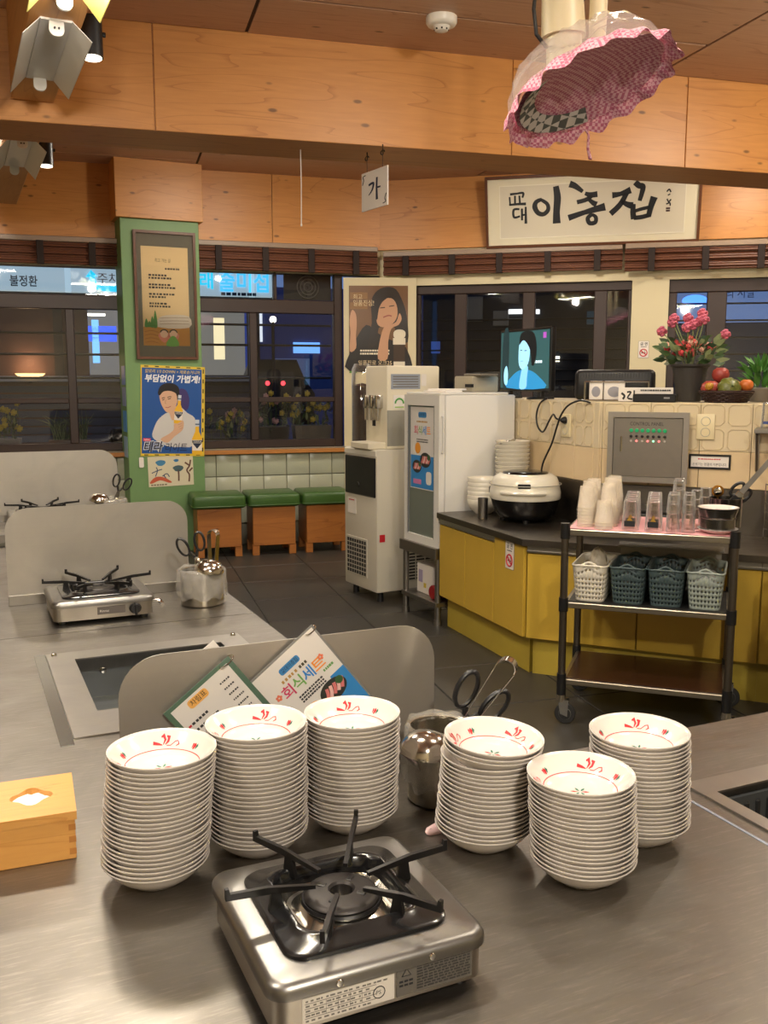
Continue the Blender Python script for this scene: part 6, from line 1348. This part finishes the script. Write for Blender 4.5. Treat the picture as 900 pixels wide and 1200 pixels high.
lamp('unseen lit trough lamp over the foreground stove', .445, 1.75, 2.875, True)
for (p, _, _), l in zip(LAMPS[2:], ('unseen trough lamp added for fill over the table with the slotted pit', 'unseen trough lamp added for fill above the trolley side', 'unseen lit trough lamp behind the camera, over the near aisle', 'unseen trough lamp added for fill over the left aisle', 'lit trough lamp beside the kitchen end of the beam', 'unseen trough lamp added for fill above the fridge and television', 'unseen trough lamp added for fill above the box stools', 'unseen trough lamp added for fill before the window left of the column', 'unseen trough lamp added for fill above the flower pot')):
    lamp(l, p[0]*math.cos(TH)+p[1]*math.sin(TH), -p[0]*math.sin(TH)+p[1]*math.cos(TH), 2.875 if p[2] < 2.9 else 3.30, True)  # fittings out of view, most added to house the fill lights
def spotlamp(label, u, v, z):
    e = thing('spot_lamp', label, 'lamp', (*UV(u, v), z), TH, 'black spot lamps beside the joist')
    MB().cyl((0, 0, 0), (0, -.01, -.16), .045, .045, 20).obj('can', BLACK, e); MB().cyl((0, -.01, -.155), (0, -.0105, -.163), .038, .038, 20).obj('bulb', mat('bulb_glow', (255, 240, 214), .4, emit=5.), e); MB().box(-.06, -.02, -.012, .012, .0, .02, .003, 1).obj('bracket', BLACK, e); MB().cyl((.04, 0, -.06), (.058, 0, -.06), .01, .01, 10).obj('tilt_knob', BLACK, e)
    return e
spotlamp('black spot lamp on the joist beside the empty trough', .61, 4.28, 2.99)
spotlamp('black spot lamp on the joist beyond the big beam', .61, 6.42, 2.98)

# ------------------------------------------------------------------ covered fan hanging from the ceiling
fn = thing('covered_fan', 'hanging fan wrapped in a gingham and clear plastic dust cover', 'fan', (.62, 3.0, 2.40), R(8))
FB = mat('fan_beige', (214, 200, 164), .4)
MB().cyl((-.055, .06, .02), (-.10, .06, .90), .055, .05, 24).obj('pole', FB, fn); MB().cyl((-.062, .06, .14), (-.07, .06, .28), .068, .062, 24).obj('motor_housing', FB, fn)
for k in range(14): MB().box(.0, .008, -.003, .003, .19, .225, T=Tr(-.066, .06, .06) @ Rot(180+15*k-10, 'Z') @ Tr(.062, 0, 0)).obj('vent_slot', mat('vent_blue', (40, 44, 66), .5), fn, 0)
MB().cyl((.03, .02, .12), (.045, .02, .90), .026, .032, 20).obj('support_arm', FB, fn)
MB().tube([(-.12, .04, .10), (-.16, .02, .13), (-.17, .02, .2), (-.155, .04, .32)], .006, 8).obj('cable', BLACK, fn)
TC_ = Tr(0, 0, -.02) @ Rot(-18, 'Y') @ Rot(-16, 'X')
def ruffle(rows, n=96, seed=0):
    rd = random.Random(seed); ph = [rd.uniform(0, 6.3) for _ in range(6)]; V = []
    for q_, (r_, z, a) in enumerate(rows):
        for i in range(n):
            t = 2*math.pi*i/n; w = math.sin(13*t+ph[0])*.5+math.sin(21*t+ph[1]+q_*.6)*.3+math.sin(34*t+ph[2])*.2
            V.append(((r_+a*w)*math.cos(t), (r_+a*w)*math.sin(t), z+a*.7*math.sin(17*t+ph[3]+q_)))
    return V, [[q_*n+i, q_*n+(i+1) % n, (q_+1)*n+(i+1) % n, (q_+1)*n+i] for q_ in range(len(rows)-1) for i in range(n)]
def gingham(name, a, b, s):
    m, N, L, bs = new_mat(name); tc = N.new('ShaderNodeTexCoord'); ch = N.new('ShaderNodeTexChecker'); ch.inputs['Scale'].default_value = s
    ch.inputs['Color1'].default_value = lin(a); ch.inputs['Color2'].default_value = lin(b); L.new(tc.outputs['Object'], ch.inputs['Vector']); L.new(ch.outputs['Color'], bs.inputs['Base Color']); bs.inputs['Roughness'].default_value = .8; return m
GIN = gingham('gingham', (200, 112, 140), (236, 188, 200), 100.)
V, F = ruffle([(.0, .045, .0), (.10, .04, .001), (.17, .028, .003), (.225, .008, .004), (.235, .0, .004)], 96, 1); MB().add(V, F, TC_).obj('cloth_disc', GIN, fn, 70)
V, F = ruffle([(.226, .022, .003), (.245, .012, .007), (.262, -.006, .012), (.272, -.026, .015)], 120, 2); MB().add(V, F, TC_).obj('frill', GIN, fn, 70)
V, F = ruffle([(.03, .125, .004), (.09, .14, .008), (.15, .125, .012), (.20, .095, .012), (.235, .05, .010), (.25, .005, .008)], 96, 3); MB().add(V, F, TC_).obj('plastic_dome', film('dome_film', (206, 202, 194), .93, .08, 16.), fn, 70)
PLD = gingham('plaid', (214, 208, 204), (96, 98, 94), 34.)
MB().add([((r_)*math.cos(R(a)), r_*math.sin(R(a)), z) for a in range(75, 211, 9) for r_, z in ((.165, .018), (.222, -.006))], [[2*i, 2*i+1, 2*i+3, 2*i+2] for i in range(15)], TC_).obj('plaid_band', PLD, fn, 70)
MB().tube([TC_ @ Vector(p) for p in ((.06, .255, -.005), (.065, .262, -.03), (.045, .262, -.075), (.04, .262, -.11))], [.009, .006, .008, .010], 6, flat=(1, .5)).obj('tie_string', GIN, fn)

# ------------------------------------------------------------------ the street outside
def out(M, x0, x1, y0, y1, z0, z1): return (x0, x1, y0, y1, z0, z1)
gr = smesh('street_ground', MB().box(-14, 14, 8, 24, -.3, -.1), mat('asphalt', (40, 42, 48), .7), 0)
FAC = mat('facade_dark', (44, 40, 42), .8)
fa = thing('street_building', 'dark brick-toned building across the street with lit sign board', 'building', M=ML @ Tr(0, 0, -3.0))
MB().box(-9, -2.62, -.1, 2.40, -.4, 0).obj('wall', mat('facade_brown', (86, 60, 52), .8), fa, 0)
MB().box(-2.62, -.68, -.1, 1.56, -.4, 0).obj('parapet', mat('facade_navy', (40, 46, 60), .6), fa, 0)
MB().box(-9, -.42, 2.40, 4.4, -.4, 0).obj('upper_wall', mat('facade_grey', (60, 58, 62), .8), fa, 0)
MB().box(-9, -.68, 1.48, 1.545, 0, .10, .005, 1).obj('ledge', mat('ledge_grey', (150, 156, 162), .5), fa)
for k in range(9): MB().box(-9, -.68, .6+.095*k, .675+.095*k, 0, .012).obj('shutter_slat', mat('shutter', (52, 62, 84), .5), fa, 0)
for x in (-2.95, -1.42, -.68): MB().box(x-.05, x+.05, 1.55, 2.42, -.35, .02).obj('pillar', FAC, fa, 0)
MB().box(-2.62, -.68, 1.56, 2.40, -.9, -.86).obj('lit_interior', mat('interior_lit', (172, 172, 166), .6, emit=.28), fa, 0)
for x0, x1, y0, y1, c, e_ in ((-2.58, -2.50, 1.7, 2.2, (120, 190, 255), 1.2), (-2.66, -2.30, 1.95, 2.13, (50, 90, 230), 1.3), (-2.9, -2.42, 2.245, 2.275, (255, 250, 235), 2.5), (-1.16, -1.03, 1.75, 2.25, (240, 226, 180), 1.0), (-2.86, -2.70, 1.66, 2.0, (206, 200, 184), .4)):
    MB().box(x0, x1, y0, y1, -.2, -.17, .004, 1).obj('lit_panel', mat('glow_%d_%d' % (x0*100, y0*100), c, .5, emit=e_), fa, 0)
sg = thing('shop_sign', 'long glowing white sign board with dark and cyan lettering across the street', 'sign', M=ML @ Tr(0, 0, -2.96))
MB().box(-6.5, -.485, 2.485, 2.95, 0, .10, .005, 1).obj('light_box', mat('sign_glow', (172, 198, 208), .5, emit=.62), sg)
MB().text('불정환', -3.43, 2.545, .13, z1=.101, fit=.29, bold=.002).obj('lettering', mat('sign_ink', (52, 70, 80), .6), sg, 0)
MB().text('주차', -2.50, 2.60, .13, z1=.101, fit=.24).obj('lettering', MATS['sign_ink'], sg, 0)
CY = mat('cyan_glow', (20, 190, 226), .5, emit=1.1)
MB().stroke([(-2.22, 2.535), (-2.42, 2.535), (-2.52, 2.57), (-2.555, 2.66)], .065, .10, .115, n=6).obj('arrow_shaft', CY, sg, 0); MB().prism([(-2.62, 2.655), (-2.49, 2.665), (-2.56, 2.735)], .10, .115).obj('arrow_head', CY, sg, 0)
MB().text('래', -1.36, 2.58, .2, z1=.115, bold=.004).obj('lettering', CY, sg, 0); MB().text('줄미섭', -1.14, 2.56, .26, z1=.115, bold=.006, fit=.60).obj('lettering', mat('pale_cyan', (70, 190, 236), .5, emit=1.0), sg, 0)
t = MB(); dashes(t, -1.1, -.65, 2.51, .035, 5, z=.102, wmin=.03, wmax=.06, gap=.01); t.obj('small_lettering', MATS['sign_ink'], sg, 0)['kind'] = 'stuff'
sc_ = thing('wall_sconce', 'bowl-shaped wall lamp glowing on the brown facade outside', 'lamp', M=ML @ Tr(-3.27, 1.50, -2.97) @ Rot(-90, 'X'))
MB().lathe([(0, 0), (.05, .004), (.12, .035), (.16, .07), (.165, .075), (.155, .07), (.11, .04), (0, .02)], 24).obj('bowl', mat('sconce_glow', (255, 206, 140), .5, emit=2.2), sc_)
MB().cyl((0, 0, -.03), (0, 0, .005), .02, .03, 12).obj('stem', FAC, sc_)
lp = bpy.data.lights.new('sconce_light', 'POINT'); lp.energy = 3.5; lp.color = (1, .66, .36); lp.shadow_soft_size = .06; lo = bpy.data.objects.new('sconce_light', lp); COL.objects.link(lo); lo.location = ML @ Vector((-3.27, 1.68, -2.84))
# window bars and ledge outside
for k, (x0, x1) in enumerate(((-3.9, -2.1), (-1.75, -.35))):
    e = thing('window_railing', ('dark railing bars outside the window left of the column', 'dark railing bars outside the window right of the column')[k], 'railing', M=ML @ Tr(0, 0, -.5), group='railings outside the windows')
    for y in (1.52, 1.83, 2.02): MB().tube([(x0, y+(-.1 if k == 0 and y > 1.6 else 0), 0), (x1, y+(-.1 if k == 0 and y > 1.6 else 0), 0)], .011, 8).obj('bar', mat('bar_dark', (26, 26, 30), .5), e)
lg = thing('planter_ledge', 'concrete ledge outside the windows carrying the planters', 'ledge', M=ML @ Tr(0, 0, -.36)); MB().box(-4.5, -.2, .0, .86, -.17, .09, .005, 1).obj('ledge', mat('concrete', (112, 110, 108), .8), lg)
def planter(label, x, w, h, c, kind, seed):
    e = thing('window_planter', label, 'planter', M=ML @ Tr(x, .86, -.37), group='planters outside the windows'); rd = random.Random(seed)
    MB().add([(-w/2*.88, 0, -.08), (w/2*.88, 0, -.08), (w/2*.88, 0, .08), (-w/2*.88, 0, .08), (-w/2, h, -.095), (w/2, h, -.095), (w/2, h, .095), (-w/2, h, .095)], [[0, 1, 2, 3], [4, 7, 6, 5], [0, 4, 5, 1], [1, 5, 6, 2], [2, 6, 7, 3], [3, 7, 4, 0]]).obj('trough', mat('planter_%d' % c[0], c, .7, var=.3), e, 0)
    if kind == 'grass':
        for k in range(90):
            a = rd.uniform(-1, 1); L = rd.uniform(.16, .3); y = rd.uniform(-.05, .05); x_ = rd.uniform(-w/2, w/2)*.8
            MB().tube([(x_, h, y), (x_+a*.05, h+L*.6, y*1.3), (x_+a*.15, h+L*(1-.25*abs(a)), y*1.6)], [.005, .004, .001], 4).obj('blade', LEAF[k % 3], e)
        return e
    lf = [leaf_mesh(.09, .03, LEAF[k]) for k in range(3)]
    for k in range(85):
        x_ = rd.uniform(-w/2, w/2); link('leaf', lf[k % 3], e, M=Tr(x_, h+rd.uniform(-.02, .2), rd.uniform(-.08, .1)) @ Rot(rd.uniform(0, 360), 'Y') @ Rot(rd.uniform(-110, 20), 'X'))
    fl = [blossom_mesh(.03, 16, mat('petal_%d_%d' % (cc[0], cc[2]), cc, .6), 'blossom') for cc in kind]
    for k in range(16):
        x_ = rd.uniform(-w/2, w/2)*1.05; y = h+rd.uniform(.05, .32); z = rd.uniform(-.06, .1)
        s_ = MB().tube([(x_*.8, h, z*.5), (x_, y, z)], .003, 4).obj('stem', LEAF[0], e); link('blossom', fl[k % len(fl)], s_, (x_, y, z))
    return e
YF, OF, PF_ = (200, 180, 70), (200, 120, 70), (200, 160, 160)
planter('grey planter of orange and yellow flowers outside, left of the grass', -3.38, .34, .13, (130, 122, 112), [YF, OF], 1)
planter('brown planter of long green grass outside the window', -2.80, .36, .11, (106, 76, 54), 'grass', 2)
planter('dark trough of orange lilies outside, right of the column', -1.45, .46, .1, (60, 56, 54), [OF, YF, PF_], 3)
planter('charcoal trough of small red flowers outside the right casement', -.98, .34, .20, (64, 62, 64), [OF, PF_], 4)
planter('pale square planter of yellow daisies outside by the window frame', -.58, .36, .21, (140, 132, 120), [YF, YF, (216, 196, 90)], 5)
jr = thing('glazed_jar', 'dark glazed jar standing outside beside the grass planter', 'jar', M=ML @ Tr(-2.36, .86, -.36) @ Rot(-90, 'X')); MB().lathe([(0, 0), (.07, 0), (.10, .06), (.105, .14), (.085, .19), (.07, .195), (.075, .205), (.06, .205), (0, .18)], 24).obj('jar', mat('glaze', (40, 36, 36), .2), jr)
# farther buildings and lights behind the right casement and the right-hand windows
fb2 = thing('distant_building', 'blue-lit building farther down the street beyond the flowers', 'building', M=ML @ Tr(0, 0, -9.0))
MB().box(-.3, 5, -.1, 3.2, -.4, 0).obj('wall', mat('far_navy', (44, 66, 120), .8, emit=.05), fb2, 0)
for x0, x1, y0, y1, c, e_ in ((.05, .14, 1.6, 3.0, (40, 70, 150), .4), (.35, .42, 2.2, 2.9, (220, 226, 230), .9), (1.0, 1.5, 2.0, 2.2, (110, 170, 240), 1.1), (-.2, -.1, 1.7, 2.5, (90, 150, 255), 1.), (-.05, .8, .2, 1.5, (30, 38, 60), .0), (.6, 1.3, 1.2, 1.9, (120, 140, 180), .12)):
    MB().box(x0, x1, y0, y1, 0, .05).obj('lit_panel', mat('far_%d_%d' % (x0*100, y0*100), c, .5, emit=e_), fb2, 0)
sl = thing('street_lamp', 'small bright street lamp seen through the casement', 'lamp', M=ML @ Tr(-.49, 2.22, -2.85)); MB().lathe([(0, -.03), (.035, -.01), (.04, .01), (0, .03)], 16).obj('globe', mat('globe_glow', (255, 250, 235), .5, emit=6), sl); MB().cyl((0, 0, 0), (0, -3, 0), .02, .02, 8).obj('post', FAC, sl)
cr_ = thing('parked_car', 'parked dark car outside with two red tail lights', 'car', M=ML @ Tr(-.36, .9, -3.46))
MB().prism([(-.5, .12), (.5, .12), (.52, .42), (.38, .62), (.28, .86), (-.28, .86), (-.38, .62), (-.52, .42)], -.3, .0).obj('body', mat('car_dark', (30, 34, 44), .3), cr_, 0)
for x in (-.10, .10): MB().lathe([(.03, 0), (.025, .01), (0, .012)], 12, Tr(x, .56, 0)).obj('tail_light', mat('tail_red', (255, 60, 70), .4, emit=2.5), cr_)
for x in (-.36, .36): MB().cyl((x, .12, -.25), (x, .12, -.05), .14, .14, 20).obj('wheel', BLACK, cr_)
fr2 = thing('opposite_building', 'dark facade with railings beyond the right-hand windows', 'building', M=MR @ Tr(0, 0, -2.0))
MB().box(.0, 2.45, -.1, 4, -.4, 0).obj('wall', mat('facade_slate', (44, 48, 58), .7), fr2, 0)
MB().box(2.45, 6, -.1, 2.1, -.4, 0).obj('low_wall', mat('facade_blue', (62, 78, 112), .7), fr2, 0)
for x0, x1, y0, y1, c, e_ in ((.97, 1.12, 2.225, 2.275, (236, 240, 240), 1.6), (1.27, 1.31, 2.22, 2.27, (236, 240, 240), 1.4), (.45, .68, 2.15, 2.42, (130, 126, 116), .05), (.80, .97, 2.1, 2.26, (140, 136, 126), .05), (1.46, 1.54, 1.70, 1.76, (255, 246, 220), 2.2), (1.82, 2.0, 2.1, 2.24, (50, 90, 110), .15), (.1, .2, 1.8, 1.95, (60, 90, 170), .4)):
    MB().box(x0, x1, y0, y1, 0, .03, .003, 1).obj('lit_panel', mat('opp_%d_%d' % (x0*100, y0*100), c, .5, emit=e_), fr2, 0)
for k in range(7): MB().tube([(.0, 1.5+.11*k, .10), (2.45, 1.5+.11*k, .10)], .010, 6).obj('railing_bar', mat('bar_dark', (26, 26, 30), .5), fr2)
for k in range(5): MB().tube([(2.5, 1.6+.17*k, .3), (5.5, 1.58+.17*k, .3)], .010, 6).obj('cable', mat('bar_dark', (26, 26, 30), .5), fr2)
MB().lathe([(0, 0), (.10, .006), (.085, .03), (0, .04)], 20, Tr(2.93, 2.33, .05), 1.3, .6).obj('blue_lamp', mat('blue_glow', (70, 130, 255), .5, emit=2.2), fr2)
MB().text('회의 시설', 3.15, 2.36, .12, z1=.02, fit=.36).obj('lettering', mat('far_ink', (52, 74, 130), .6), fr2, 0)
